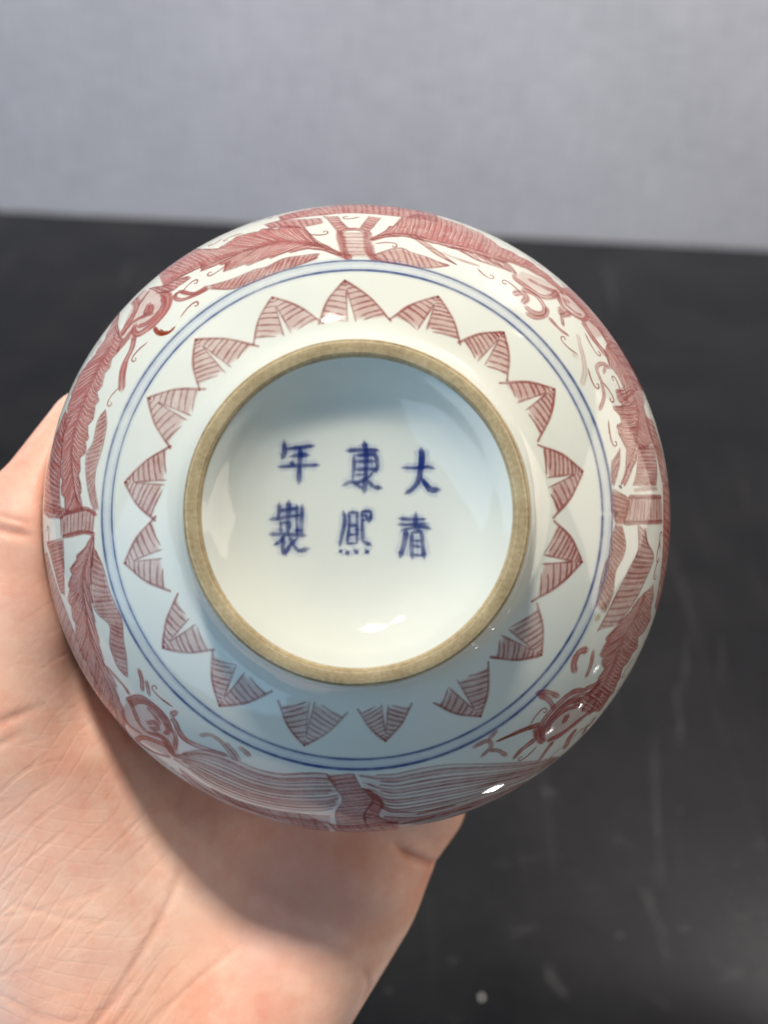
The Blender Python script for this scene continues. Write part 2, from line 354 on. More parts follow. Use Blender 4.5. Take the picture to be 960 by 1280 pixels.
LEAVES = [
[[[-17.45,-65.32],[-8.62,-69.4],[0.37,-72.85],[9.68,-72.21],[18.65,-70.43]],[[-16.9,-62.39],[-7.14,-62.69],[-3.81,-63.12],[2.05,-63.1],[8.73,-62.38],[17.05,-62.52]],None,26,0.03,0.75,0],
[[[-7.28,-62.29],[-5.62,-59.33],[-3.71,-55.37]],[[-4.43,-61.99],[-3.17,-58.87],[-1.85,-56.88]],None,7,0,0.55,0],
[[[0.38,-56.87],[1.35,-59.19],[2.36,-61.93]],[[1.96,-55.64],[3.28,-58.36],[4.66,-61.37]],None,7,0,0.55,0],
[[[2.41,-53.51],[4.81,-55.76],[6.82,-58.05],[10.86,-63.33],[16.88,-65.65],[23.02,-63.71],[27.72,-60.34],[30.12,-57.19],[36.56,-54.89],[41.04,-51.62],[44.13,-47.93]],[[2.41,-53.29],[5.09,-54.31],[9.07,-54.86],[13.18,-54.09],[18.12,-52.95],[23.37,-52.12],[27.2,-51.17],[32.37,-51.34],[36.93,-50.03],[40.58,-48.27],[42.96,-46.31]],[[2.41,-53.51],[5.11,-55.04],[9.12,-55.73],[13.24,-54.86],[18.24,-53.98],[23.58,-53.44],[27.52,-52.78],[32.61,-52.24],[37.26,-51.01],[40.94,-49.24],[43.51,-47.08]],44,0.05,0.72,0],
[[[18.12,-52.95],[21.09,-52.81],[25.22,-51.86],[29.41,-50.6],[31.73,-48.66]],[[20.2,-52.39],[23.13,-50.45],[26.9,-49.45],[29.96,-48.85],[31.67,-48.4]],None,8,0.1,0.22,0],
[[[2.68,-49.13],[4.23,-50.14],[8.13,-51.57],[10.42,-50.47],[13.04,-49.67],[15.33,-48.66],[17.65,-47.91]],[[2.83,-48.75],[4.96,-48.05],[9.53,-47.28],[13.37,-46.96],[17.65,-47.91]],None,13,0.1,0.45,0],
[[[9.92,-55.71],[12.91,-52.66],[15.45,-50.33],[18.96,-48.28]],[[10.89,-55.82],[14.21,-52.82],[16.58,-50.47],[19.27,-48.12]],None,3,0.1,0.45,0],
[[[-3.73,-55.88],[-3.02,-52.37],[-2.35,-48.88]],[[1.65,-55.87],[2.09,-52.16],[2.83,-48.93]],None,7,0,0.32,0],
[[[-3.13,-49.7],[-6.26,-51.79],[-8.35,-53.24],[-10.13,-56.33],[-12.12,-58.57],[-17.36,-58.79],[-20.36,-59.09],[-26.4,-57.77],[-28.19,-55.34],[-33.16,-56.89],[-38.82,-61.65],[-42.57,-59.12],[-46.42,-56.15]],[[-3.12,-49.29],[-6.22,-50.57],[-9.35,-51.32],[-14.46,-50.43],[-18.95,-49.04],[-25.97,-47.6],[-25.92,-49.52],[-31.22,-48.78],[-30.44,-50.19],[-36.86,-47.96],[-39.93,-46.7]],[[-3.12,-49.48],[-6.25,-51.38],[-10.54,-52.93],[-16.05,-53.8],[-20.69,-52.67],[-26.22,-51.23],[-33.2,-49.36],[-40.48,-47.66]],46,0.06,0.8,0],
[[[-20.17,-61.7],[-16.52,-62.23],[-10.73,-61.36],[-7.21,-61.16]],[[-18.63,-59.18],[-16.04,-59.09],[-11.75,-58.21],[-7.08,-59.14]],None,9,0.1,0.6,0],
[[[-7.28,-49.98],[-11.12,-49.57],[-14.36,-49],[-17.52,-47.29],[-20.01,-46.77],[-24.17,-45.1],[-28.99,-44.08]],[[-7.55,-49],[-10.72,-47.6],[-15.41,-45.82],[-19.79,-43.94],[-23.95,-42.85],[-28.57,-43.43]],None,22,0.07,0.6,0],
[[[-44.79,-48.51],[-39.87,-47.16],[-37,-47.76],[-33.77,-47.89]],[[-41.13,-45.26],[-37.31,-44.67],[-35.33,-45.85],[-33.26,-47.28]],None,9,0.15,0.6,0],
[[[-53.24,-45.4],[-49.44,-38.12],[-47.19,-34.43],[-48.37,-31.53],[-49.43,-28.7],[-50.99,-23.94],[-50.96,-21.42],[-52.54,-16.22],[-52.56,-12.87],[-54.04,-9.98],[-53.46,-4.79],[-52.9,-0.76]],[[-55.73,-46.92],[-53.7,-38.77],[-56.32,-33.52],[-60.52,-30.76],[-61.61,-25.69],[-61.37,-20.93],[-61.07,-16.42],[-60.37,-11.23],[-59.53,-5.42],[-57.34,-0.54]],[[-53.53,-45.32],[-50,-35.82],[-51.77,-31.07],[-53.49,-27.07],[-55.81,-20.5],[-56.96,-16.29],[-56.91,-11.51],[-55.59,-6.46],[-53.99,-1.09]],46,0.06,0.8,0],
[[[-48.45,-20.11],[-47.89,-16.72],[-48.65,-11.95],[-49.76,-8.62],[-49.89,-5.26],[-48.94,-0.69]],[[-48.45,-20.11],[-50.03,-18.2],[-50.95,-13.68],[-52.41,-11.59],[-52.12,-7.67],[-51.13,-3.47],[-49.87,-0.4]],None,22,0.08,0.6,0],
[[[-62.88,-22.8],[-65.39,-18.75],[-67.83,-14.65],[-69.69,-9.84],[-69.47,-3.52],[-68.91,-0.5]],[[-58.65,-20.34],[-60.68,-16.36],[-60.37,-11.23],[-60.32,-7.1],[-59.96,-3.5],[-59.24,0.06]],None,20,0.08,0.7,0],
[[[-58.67,-0.09],[-55.6,-0.5],[-51.86,-0.89],[-49.5,0.06]],[[-58.73,4.21],[-55.63,3.71],[-52.46,3.39],[-49.9,3.54]],None,9,0,0.45,0],
[[[-68.94,-0.85],[-64.56,0.29],[-60.77,0.51],[-58.66,0.7]],[[-67.55,-2.88],[-62.22,-1.97],[-58.4,-1.2],[-55.82,-0.51]],None,5,0.1,0.6,0],
[[[-58.74,4.53],[-58.86,9.34],[-59.97,16.69]],[[-67.12,5.4],[-64.88,8.2],[-63.16,12.14],[-61.56,16.04]],None,15,0.08,0.65,0],
[[[-50.28,3.84],[-51.93,5.99],[-55.71,9.67],[-57.08,12.77],[-58.43,16.84],[-57.75,20.97],[-57.93,27.96],[-55.76,33.3],[-56.91,39.11],[-56.64,45.82],[-53.58,49.37]],[[-49.89,4.14],[-50.37,7.64],[-51.23,12.42],[-51.36,17.6],[-50.65,24.16],[-49.95,30.01],[-48.2,32.69],[-48.34,36.83],[-48,40.35],[-52.1,49.21]],[[-50.07,4.14],[-51.59,7.97],[-53.43,12.7],[-53.38,16.33],[-52.97,23.14],[-51.98,29.52],[-50.2,36.57],[-53.51,49.44]],46,0.06,0.72,0],
[[[-50.13,6.42],[-50.96,11.33],[-51.04,16.94],[-50.05,19.08],[-47.33,21.23],[-47.68,25.27],[-46.61,29.45],[-44.78,31.4]],[[-49.94,6.42],[-48.02,10.03],[-46.78,14.39],[-45.83,16.64],[-44.45,19.94],[-44.4,23.52],[-44.13,27.33],[-44.38,31.34]],None,26,0.07,0.55,0],
[[[-31.06,56.84],[-24.61,59.46],[-17.77,60.72],[-10.41,61.34],[-5.9,68.21]],[[-30.43,58.51],[-25.51,62.72],[-18.66,65.34],[-12.14,69.6],[-6.59,72.56]],None,9,0.1,0.42,0],
[[[-5.94,48.99],[-4.35,52.21],[-3.04,55.63],[-4.43,59.79],[-4.13,67.86]],[[-0.96,48.78],[0.7,52.6],[2.73,55.68],[1.35,60.04],[2.11,67.75]],None,17,-0.05,0.5,0],
[[[0.7,52.2],[2.88,55.67],[1.19,60.33],[2.09,66.54]],[[1.92,52.43],[4.78,56.49],[4.28,61.11],[8.9,65.77]],None,9,0.05,0.6,0],
[[[-6.63,64.08],[-3,65.5],[2.05,64.6],[8.74,63.86]],[[-5.12,72.67],[-1.46,72.84],[4.03,72.74],[9.52,72.23]],None,7,0.05,0.65,0],
[[[56.62,16.67],[54.43,18.91],[49.97,22.51],[47.94,25.57],[47.89,28.76],[48.88,30.32],[48.12,32.67],[46.61,36.04],[45.6,40.06]],[[61.66,14.02],[62.72,19.25],[63.05,23.93],[59.39,25.67],[59.62,28.2],[57.78,30.19],[55.5,32.85],[55.59,35.95],[54.76,38.89],[51.88,42.44]],[[58.41,15.7],[57.04,19.91],[53.46,24.85],[51.3,31.36],[49.04,37.07],[48.32,40.95]],36,0.07,0.85,0],
[[[54.95,2.02],[55.1,6.9],[52.73,10.75],[50.12,15.01],[47.56,19.56],[45.79,22.6]],[[57.04,2.33],[57.95,5.38],[60.61,8.4],[59.93,10.51],[57.98,13.33],[55.56,16.73],[50.5,21.76]],None,18,0.08,0.42,0],
[[[49.21,1.75],[48.32,4.49],[48.19,7.39],[46.97,9.35],[46.15,12.07],[45.2,17.86]],[[50.57,2.04],[51.63,5.74],[50.93,8.36],[49.27,11.09],[48.94,14.95],[47.31,18.91]],None,18,0.08,0.5,1],
[[[64.88,-6.71],[64.63,-0.72],[64.88,5.23],[64.99,10.39],[64.81,16.54],[64.77,20.2]],[[72.37,-8.41],[72.85,-0.98],[72.57,6.45],[71.86,11.99],[70.72,17.5],[69.15,22.94]],None,16,0.06,0.75,0],
[[[52.07,-3.23],[55.65,-3.35],[59.67,-3.52],[63.97,-3.74]],[[50.78,1.58],[54.82,1.39],[59.54,1.36],[64.17,1.15]],None,12,0,0.45,0],
[[[48.74,-4.81],[48.16,-2.66],[48.49,-0.38],[49.23,2.05]],[[51.47,-3.83],[52.45,-2.31],[52.2,-0.44],[51.17,1.89]],None,7,0.1,0.7,1],
[[[50.75,-12.85],[50.31,-9.52],[48.75,-5.12]],[[48.6,-10.35],[48.32,-8.02],[48.4,-5.56]],None,9,0.15,0.5,0],
[[[56.47,-14.23],[55.03,-8.72],[53.65,-5.47]],[[62.45,-15.09],[62.43,-9.38],[61.51,-5.93]],None,13,0,0.5,0],
[[[50.18,-33.89],[51.52,-29.67],[53.8,-27.09],[54.54,-23.3],[51.49,-24.99],[52.19,-21.67],[50.28,-21.05],[51.8,-18.11],[50.31,-16.48],[52.11,-13.6],[52.3,-11.38],[51.67,-8.19],[50.52,-5.65]],[[54.04,-38.05],[60.78,-37.01],[64.87,-33.16],[63.84,-28.13],[61.36,-23.61],[61.63,-19.23],[62.34,-15.96],[58.31,-13.62],[56.35,-13.39],[54.45,-9.96],[51.3,-5.37]],[[51.82,-35.43],[53.69,-32],[55.5,-29.42],[57.34,-25.74],[57.57,-21.25],[56.42,-16.73],[54.17,-11.87],[52.07,-8.21],[50.91,-5.51]],44,0.06,0.62,0],
[[[60.47,-20.97],[61.43,-16.68],[62.55,-14.23],[63.85,-10.06],[64.86,-6.54]],[[64.33,-21.56],[66.63,-17.2],[68.59,-12.55],[70.02,-8.89],[71.07,-6.43]],None,13,0.08,0.6,0],
[[[42.88,-48.36],[46.48,-44.46],[50.43,-40.1],[53.37,-35.15],[56.89,-31.04],[59.28,-26.28]],[[48.39,-53.06],[51.99,-48.54],[57.84,-44.3],[61.52,-39.03],[64.37,-34.12],[66.83,-29]],None,24,0.08,0.62,0],
[[[-67.09,7.83],[-63.9,13.07],[-59.75,21.13],[-56.71,29.52],[-53.47,37.65]],[[-72.39,8.23],[-70.96,16.49],[-66.14,24.85],[-61.75,33.21],[-59.19,42.48]],None,18,0.05,0.55,0],
[[[-49.51,40.89],[-44.34,35.9],[-39.51,35.78],[-36.17,39.5],[-35.47,45.09]],[[-49.76,46.23],[-46.6,47.93],[-42.29,49.16],[-38.03,49.38],[-35.8,48.62]],None,0,0,0.34,0],
[[[35.25,44.45],[36.02,39.84],[39.09,36.4],[45.6,34.7]],[[39.51,46.68],[43.63,44.75],[47.99,41.93],[50.98,39.78]],None,0,0,0.3,0],
[[[-39.11,-44.78],[-37.46,-40.4],[-40.06,-36.59],[-44.56,-34.92]],[[-47.03,-49.66],[-47.9,-45.64],[-48.24,-39.4],[-47.94,-32.36]],None,0,0,0.34,0],
[[[30.38,-46.31],[34.59,-44.78],[39.19,-43.94],[44.54,-40.71],[48.65,-35.81]],[[32.92,-49.76],[38.67,-48.97],[44.14,-48.49],[50.3,-44.97],[53.48,-38.71]],None,0,0,0.34,0],
[[[-46.36,-56.2],[-51.01,-52.01],[-55.13,-47.63]],[[-46.83,-55.81],[-51.75,-51.28],[-56.08,-46.51]],None,9,0.1,0.5,0],
[[[42.12,37.29],[45.78,35.47],[49.08,33.61]],[[47.99,41.93],[51.69,40.06],[54.18,37.98]],None,7,0.1,0.5,0]]
SCROLLS = [
[[[[-3.74,-56.39],[-3.19,-53.03],[-2.52,-50.07],[-1.43,-48.51]],4.5,5,0.6,0],[[[1.81,-56.12],[1.94,-52.61],[2.53,-49.7],[3.44,-48.18]],6,5,0.6,0],[[[-3.71,-55.37],[-2,-56.62],[0.06,-56.62],[1.8,-55.61]],3,3,0.5,0],[[[2.41,-53.51],[5.1,-54.79],[9.11,-55.59],[13.24,-54.86]],4.5,3.5,0.55,0],[[[-1.59,-48.91],[-4.21,-50.1],[-6.56,-51.6],[-9.74,-52.85]],5,4,0.6,0],[[[23.33,-51.87],[27.07,-50.43],[30.81,-48.62]],3,2.4,0.5,0],[[[27.34,-51.95],[30.18,-50.81],[31.73,-48.66]],2.4,2.4,0.5,0],[[[16.01,-51.27],[19.89,-49.65],[23.88,-48.6]],2.2,1.8,0.25,0]],
[[[[-28.99,-44.08],[-31.85,-42.79],[-35.51,-44.19]],2.6,2.2,0.7,0],[[[-35.45,-43.96],[-36.14,-42.88],[-34.48,-41.75],[-31.45,-42.36],[-28.58,-43.6]],2.4,2.4,0.65,0],[[[-39.8,-45.02],[-37.75,-43.3],[-37.46,-40.4],[-39.01,-37.87],[-41.29,-36.09],[-43.27,-35.39],[-44.61,-36.65],[-44.41,-38.18]],6.5,4.5,0.75,0],[[[-39.22,-43.72],[-38.48,-41.63],[-39.65,-39.14],[-41.78,-37.51],[-43.78,-37.42]],3,3,0.7,0],[[[-42.28,-42.96],[-42.48,-40.25],[-41.14,-40.5],[-41.89,-42.39]],4.5,3.5,0.7,0],[[[-43.46,-39.31],[-42.15,-39.76],[-40.33,-39.68]],2.5,2.5,0.6,0],[[[-48.98,-47.4],[-46.09,-43.5],[-46.59,-39.46],[-48.25,-36.29]],6,6.5,0.7,0],[[[-44.07,-47.56],[-45.62,-43.54]],3,3,0.65,0],[[[-46.54,-49.32],[-48.2,-46.62]],3,2.6,0.6,0],[[[-42.2,-39.97],[-45.66,-38.74],[-47.74,-36.14]],2.6,2.6,0.6,0],[[[-44.55,-37.22],[-46.62,-34.67],[-47.94,-32.36]],3,2.4,0.6,0],[[[-45.16,-35.63],[-46.21,-34],[-47.9,-32.17]],2.6,2.2,0.6,0],[[[-39.45,-36.29],[-38.49,-34.88],[-37.36,-34.36],[-35.84,-34.67],[-34.78,-35.74]],4,2,0.8,1],[[[-38.2,-35.36],[-37.19,-34.5],[-36.21,-34.89]],6,3,0.8,1],[[[-44.03,-35.19],[-44.03,-32.45],[-45.05,-29.64],[-45.38,-27.12],[-45.06,-23.46]],4,6,0.72,0]],
[[[[-59.52,-0.43],[-58.96,1.82],[-59.03,4.53]],6,5,0.55,0],[[[-58.67,-0.25],[-55.6,-0.66],[-51.86,-1.05],[-49.31,0.21]],2.4,2.4,0.7,0],[[[-59.04,4.37],[-55.62,3.86],[-52.46,3.39],[-49.8,3.84]],2.4,2.4,0.7,0]],
[[[[-49.9,29.82],[-46.18,33.19],[-44.8,35.26]],2.4,2.4,0.6,0],[[[-41.63,29.18],[-41.17,31.25],[-41.41,33.98]],2.6,3.2,0.55,0],[[[-40.12,31.46],[-39.9,34.8]],2.6,2.6,0.5,0],[[[-46.14,37.04],[-43.26,35.51],[-41.13,35.5],[-38.67,37.22],[-36.73,39.59],[-36.35,42.32]],3.4,3.2,0.65,0],[[[-45.32,37.98],[-43.09,36.56],[-40.95,36.53],[-39.17,38.01],[-37.56,40.11],[-37.07,42.27],[-38.2,43.1]],2.8,2.8,0.6,0],[[[-40.93,37.42],[-39.7,38.83],[-38.44,40.83]],2.4,2.4,0.5,0],[[[-45.32,36.46],[-44.6,39.15],[-44.24,42.08],[-42.93,44]],4.4,3.6,0.65,0],[[[-42.14,41.48],[-39.75,40.72],[-39.48,42.02],[-41.62,42.55]],3.6,3,0.6,0],[[[-42.93,44],[-39.11,44.35],[-38.05,48.2]],3,3,0.6,0],[[[-40.93,42.98],[-37.87,44.85],[-37.45,48.22]],2.8,2.8,0.6,0],[[[-48.49,40.32],[-48.15,43.95],[-44.72,45.1]],3.6,3,0.6,0],[[[-48.88,49.3],[-44.2,46.06],[-37.96,46.59],[-37.39,48.67]],4.2,4.6,0.65,0],[[[-48.71,49.47],[-43.59,50.37],[-38.52,49.58]],3,2.6,0.55,0],[[[-35.84,38.41],[-34.14,37.32]],4,3,0.55,0],[[[-35.73,38.91],[-35,39.86],[-34.49,41.98],[-33.05,43.81],[-28.81,45.2],[-24.96,46.02]],5,4,0.6,0],[[[-30.24,42.1],[-27.73,41.81],[-25.49,43.51],[-23.17,47.31]],2.6,3.2,0.45,0],[[[-24.98,43.12],[-23.57,44.96],[-22.51,47.06]],3,3,0.45,0],[[[-22.36,43.95],[-21.33,44.75],[-20.33,45.91]],3.4,3.4,0.45,0],[[[-37.63,40.49],[-36.2,41.54],[-35.5,43.5],[-36.74,47.11]],3,3,0.5,0]],
[[[[8.9,65.77],[12.27,64.87],[16.51,63.82]],3.5,4,0.6,0],[[[17.71,63.5],[20.84,62.87],[25.08,63.23]],3.5,3,0.65,0],[[[11.9,61.57],[16.03,60.63],[20.26,59.98]],2.2,2.2,0.5,0]],
[[[[33.6,33.91],[35.92,33.79],[38.71,35.13]],3.2,3.2,0.7,0],[[[34.29,34.29],[36.28,35.34],[38.01,37.64]],3,3.4,0.7,0],[[[44.77,34.72],[42.51,34.47],[40.72,35.07],[37.95,37.28],[35.74,40.33],[35.15,44.02]],3.4,4.2,0.75,0],[[[44.35,36.46],[41.06,36.91],[37.95,39.43],[36.44,42.15],[36.51,45.14]],3.4,3.6,0.7,0],[[[44.55,38.01],[40.6,38.47],[37.82,40.71],[37.39,43.14]],3.2,2.4,0.65,0],[[[45.78,35.47],[42.38,35.71],[39.27,37.49],[36.88,40.54],[35.88,43.98]],2,2,0.4,0],[[[41.64,39.62],[40.95,41.62]],5,4.2,0.75,0],[[[37.92,45.32],[41.32,44.41],[45.58,41.94],[50.3,39.52]],4,3.2,0.7,0],[[[35.26,40.62],[33.38,41.04],[31.08,41.62],[26.31,43.37]],7,2,0.75,1],[[[34.62,41.06],[35.49,43.89],[37.2,45.55]],6,5,0.7,0],[[[34.81,44.15],[32.13,46.18],[30.58,48.33]],5,2.4,0.7,0],[[[39.52,46.02],[38.4,48.37],[37.51,50.73]],4,3.2,0.65,0],[[[45.4,44.52],[44.4,47.2],[44.87,50.66]],6,5,0.7,0],[[[49.32,45.08],[50.12,49.41]],4.5,3.5,0.65,0],[[[51.43,43.67],[50.77,46.4]],4,4,0.65,0],[[[21.59,44.29],[24.51,43],[25.42,44.32],[23.55,46.51]],2.8,2.6,0.45,0],[[[26.4,40.76],[24.51,43]],2.4,2.4,0.4,0],[[[25.2,45.22],[26.87,45.44],[29.14,47.18]],2.8,2.4,0.45,0],[[[44.5,34.48],[46.73,34.03],[48.96,33.22]],3.2,3,0.7,0],[[[45.32,36.11],[47.38,34.89],[48.78,34.11]],3,2.6,0.6,0],[[[44.09,25.97],[42.13,26.27],[41.11,28.43],[41.68,30.44]],5,4.2,0.6,0],[[[45.42,26.1],[45.14,29.38],[44.39,31.83]],2.8,3,0.55,0]],
[[[[45.21,20.35],[46.21,19.15]],6,6,0.35,2]],
[[[[50.5,-5.49],[50.29,-5.02]],5,5,0.8,3],[[[49.42,-0.39],[49.24,0.22]],5,5,0.7,3],[[[52.46,-3.39],[63.99,-3.91]],2.2,2.2,0.55,0],[[[51.18,1.73],[64.17,1.32]],2.2,2.2,0.55,0]],
[[[[53.83,-4.7],[57.25,-5.18],[62.19,-5.48]],2,2,0.3,0]],
[[[[30.87,-47.07],[33.24,-45.3],[36.39,-43.57],[39.05,-44.12],[41.52,-46.66]],4.5,5,0.6,0],[[[34.28,-47.57],[38.26,-46.34],[41.42,-46.38]],3,3.4,0.6,0],[[[31.73,-48.66],[30.64,-46.79]],2.2,2.2,0.5,0],[[[30,-42.63],[32.18,-43.41],[32.85,-42.16],[31.62,-40.8]],5,4,0.55,0],[[[32.17,-44.41],[35.06,-43.44],[36.6,-40.98],[35.9,-39.11],[33.96,-38.97],[32.23,-40.17]],3.6,4,0.55,0],[[[37.34,-40.95],[36.59,-38.87],[34.15,-37.9],[32.21,-38.7]],3.2,3,0.5,0],[[[41.22,-45.8],[41.28,-42.64],[43.88,-40.7],[46.75,-40.41],[48.66,-43.07],[46.63,-45.31],[44.14,-46.88],[42.1,-46.43]],3,3,0.65,0],[[[42.37,-45.32],[42.71,-43.13],[44.88,-41.7],[46.5,-41.65]],2,2,0.5,0],[[[43.22,-45.2],[43.39,-43.85]],5,4.5,0.6,0],[[[41.08,-41.94],[40.53,-39.74],[43.15,-41.11]],5,4,0.55,0],[[[37.25,-38.44],[39.25,-36.23],[41.26,-34.95]],2.6,1.8,0.6,0],[[[40.43,-39.32],[40.33,-37]],3,2,0.5,0],[[[46.03,-39.73],[47.65,-36.32],[50.9,-32.34]],5.5,5,0.6,0],[[[48.33,-41.26],[51.55,-38.99],[52.81,-34.53]],2.6,3,0.6,0],[[[50.76,-29.49],[49.34,-30.26],[47.64,-29.71],[46.97,-28.52],[47.73,-25.89],[47.86,-22.88],[46.32,-19.93]],3,2.2,0.42,0],[[[48.57,-27.95],[49.67,-29.79]],2.2,2.2,0.4,0],[[[43.61,-35.82],[43.66,-33.24],[43.95,-30.62],[43.85,-27.51],[42.79,-24.59]],3.5,4,0.22,0],[[[41.62,-31.45],[42.56,-30.23]],5,4,0.18,0]]]
STREAMS = [
[[[-37.85,48.84],[-30.23,45.62],[-25.29,46.05],[-20.09,48.5],[-14.85,49.59],[-9.43,49.08],[-5.64,49.18],[-4.15,49.89]],[[-37.98,49.85],[-34.6,51.84],[-30.64,55.44],[-24.28,58.05],[-17.55,59.36],[-10.9,59.57],[-5.99,58.76],[-3.39,57.09]],11,2.5,0.42],
[[[-0.2,48.79],[5.69,49.25],[11.29,48.19],[17.12,47.51],[26.97,48.62],[37.51,50.73],[46.92,53.82]],[[1.63,53.87],[6,59.44],[11.71,59.63],[18.31,58.72],[26.94,57.44],[36.91,56.97],[47.22,55.48]],12,2.3,0.26],
[[[-37.48,51.97],[-31.2,57.24],[-23.05,60.57],[-14.41,61.17],[-5.27,60.43]],[[-37.94,55.17],[-34.77,64.02],[-26.93,67.69],[-17.84,70.64],[-6.59,72.56]],6,2.6,0.6],
[[[3.56,58.16],[11.78,60.27],[20.08,58.96],[28.9,57.7],[42.69,59.03],[48.24,54.6]],[[7.55,70.32],[15.04,71.28],[24.15,68.74],[33.03,64.94],[43.27,58.61],[48.28,54.56]],5,2.6,0.5]]

# leaves that carry the band on round the shoulder, towards the mouth
S_BELLY = float(S_ARC[np.argmax(PROF[:, 0])])
LEAVES_FULL = list(LEAVES)
for k in range(14):
    t1 = 2 * math.pi * (k + 0.1) / 14
    pol = lambda s, t: (s * math.cos(t), s * math.sin(t))
    for s0, hgt, dr in ((S_BELLY - 1.5, 6.0, 1), (S_BELLY + 15, 5.0, -1), (S_BELLY + 25, 4.0, 1)):
        tt = [t1 + dr * j * 0.075 for j in range(6)]
        lo = [pol(s0 + 2.0 * math.sin(j), t) for j, t in enumerate(tt)]
        hi = [pol(s0 + hgt * math.sin(math.pi * (j + .15) / 5.3) + 2.0 * math.sin(j) + 1, t) for j, t in enumerate(tt)]
        LEAVES_FULL.append([lo, hi, None, 12, 0.1, 0.6, 0])


def mat_glaze():
    m, nt, p, out = new_mat('white_glaze')
    tc = node(nt, 'ShaderNodeTexCoord').outputs['Object']
    n = node(nt, 'ShaderNodeTexNoise', {'Vector': tc, 'Scale': 60.0, 'Detail': 4.0}).outputs[0]
    c = ramp(nt, n, [(0.35, srgb(209, 213, 205)), (0.7, srgb(216, 219, 210))])
    # a few pin holes and kiln specks in the glaze
    v = node(nt, 'ShaderNodeTexVoronoi', {'Vector': tc, 'Scale': 120.0}, feature='F1')
    sp = ramp(nt, v.outputs['Distance'], [(0.018, 1.0), (0.045, 0.0)])
    kp = ramp(nt, node(nt, 'ShaderNodeSeparateColor', {'Color': v.outputs['Color']}).outputs[1], [(0.87, 0.0), (0.90, 1.0)])
    mx = node(nt, 'ShaderNodeMix', {'Factor': math_n(nt, 'MULTIPLY', math_n(nt, 'MULTIPLY', sp, kp), 0.7), 6: c, 7: srgb(96, 84, 70)}, data_type='RGBA')
    nt.links.new(mx.outputs[2], p.inputs['Base Color'])
    glaze_gloss(nt, p, tc)
    return m


def glaze_gloss(nt, p, tc):
    p.inputs['Roughness'].default_value = 0.07
    p.inputs['IOR'].default_value = 1.5
    n1 = node(nt, 'ShaderNodeTexNoise', {'Vector': tc, 'Scale': 420.0, 'Detail': 2.0}).outputs[0]
    n2 = node(nt, 'ShaderNodeTexNoise', {'Vector': tc, 'Scale': 75.0, 'Detail': 2.0}).outputs[0]
    h = math_n(nt, 'ADD', math_n(nt, 'MULTIPLY', n1, 0.25), n2)
    b = node(nt, 'ShaderNodeBump', {'Height': h, 'Strength': 0.5, 'Distance': 0.00011})
    nt.links.new(b.outputs[0], p.inputs['Normal'])


def mat_paint():
    m, nt, p, out = new_mat('underglaze_paint')
    tc = node(nt, 'ShaderNodeTexCoord').outputs['Object']
    at = node(nt, 'ShaderNodeAttribute', attribute_name='paint')
    n1 = node(nt, 'ShaderNodeTexNoise', {'Vector': tc, 'Scale': 330.0, 'Detail': 4.0, 'Roughness': 0.65}).outputs[0]
    n2 = node(nt, 'ShaderNodeTexNoise', {'Vector': tc, 'Scale': 1500.0, 'Detail': 2.0}).outputs[0]
    d = math_n(nt, 'ADD', math_n(nt, 'MULTIPLY', n1, 0.75), math_n(nt, 'MULTIPLY', n2, 0.25))
    n3 = node(nt, 'ShaderNodeTexNoise', {'Vector': tc, 'Scale': 95.0, 'Detail': 3.0}).outputs[0]
    dens = math_n(nt, 'MULTIPLY', ramp(nt, d, [(0.32, 0.55), (0.66, 1.0)]), ramp(nt, n3, [(0.3, 0.62), (0.62, 1.0)]))
    a = math_n(nt, 'MULTIPLY', at.outputs['Alpha'], dens)
    hs = node(nt, 'ShaderNodeHueSaturation', {'Color': at.outputs['Color'], 'Value': math_n(nt, 'MULTIPLY_ADD', d, -0.7, 1.35)})
    nt.links.new(hs.outputs[0], p.inputs['Base Color'])
    glaze_gloss(nt, p, tc)
    tr = node(nt, 'ShaderNodeBsdfTransparent')
    mx = node(nt, 'ShaderNodeMixShader', {0: a, 1: tr.outputs[0], 2: p.outputs[0]})
    nt.links.new(mx.outputs[0], out.inputs['Surface'])
    return m


def mat_foot():
    m, nt, p, out = new_mat('bare_foot_clay')
    tc = node(nt, 'ShaderNodeTexCoord').outputs['Object']
    sx = node(nt, 'ShaderNodeSeparateXYZ', {'Vector': tc})
    rr = math_n(nt, 'SQRT', math_n(nt, 'ADD', math_n(nt, 'POWER', sx.outputs[0], 2.0), math_n(nt, 'POWER', sx.outputs[1], 2.0)))
    ring = node(nt, 'ShaderNodeTexNoise', {'W': math_n(nt, 'MULTIPLY_ADD', rr, 3600.0, math_n(nt, 'MULTIPLY', node(nt, 'ShaderNodeTexNoise', {'Vector': tc, 'Scale': 60.0, 'Detail': 2.0}).outputs[0], 3.0)), 'Scale': 1.0, 'Detail': 2.0}, noise_dimensions='1D').outputs[0]
    n1 = node(nt, 'ShaderNodeTexNoise', {'Vector': tc, 'Scale': 1500.0, 'Detail': 5.0, 'Roughness': 0.75}).outputs[0]
    n2 = node(nt, 'ShaderNodeTexNoise', {'Vector': tc, 'Scale': 130.0, 'Detail': 4.0}).outputs[0]
    d = math_n(nt, 'ADD', math_n(nt, 'MULTIPLY', ring, 0.38), math_n(nt, 'ADD', math_n(nt, 'MULTIPLY', n1, 0.34), math_n(nt, 'MULTIPLY', n2, 0.28)))
    c = ramp(nt, d, [(0.33, srgb(88, 72, 48)), (0.42, srgb(144, 126, 93)), (0.54, srgb(177, 160, 124)), (0.66, srgb(208, 195, 164))])
    nt.links.new(c, p.inputs['Base Color'])
    p.inputs['Roughness'].default_value = 0.75
    b = node(nt, 'ShaderNodeBump', {'Height': d, 'Strength': 0.6, 'Distance': 0.00018})
    nt.links.new(b.outputs[0], p.inputs['Normal'])
    return m


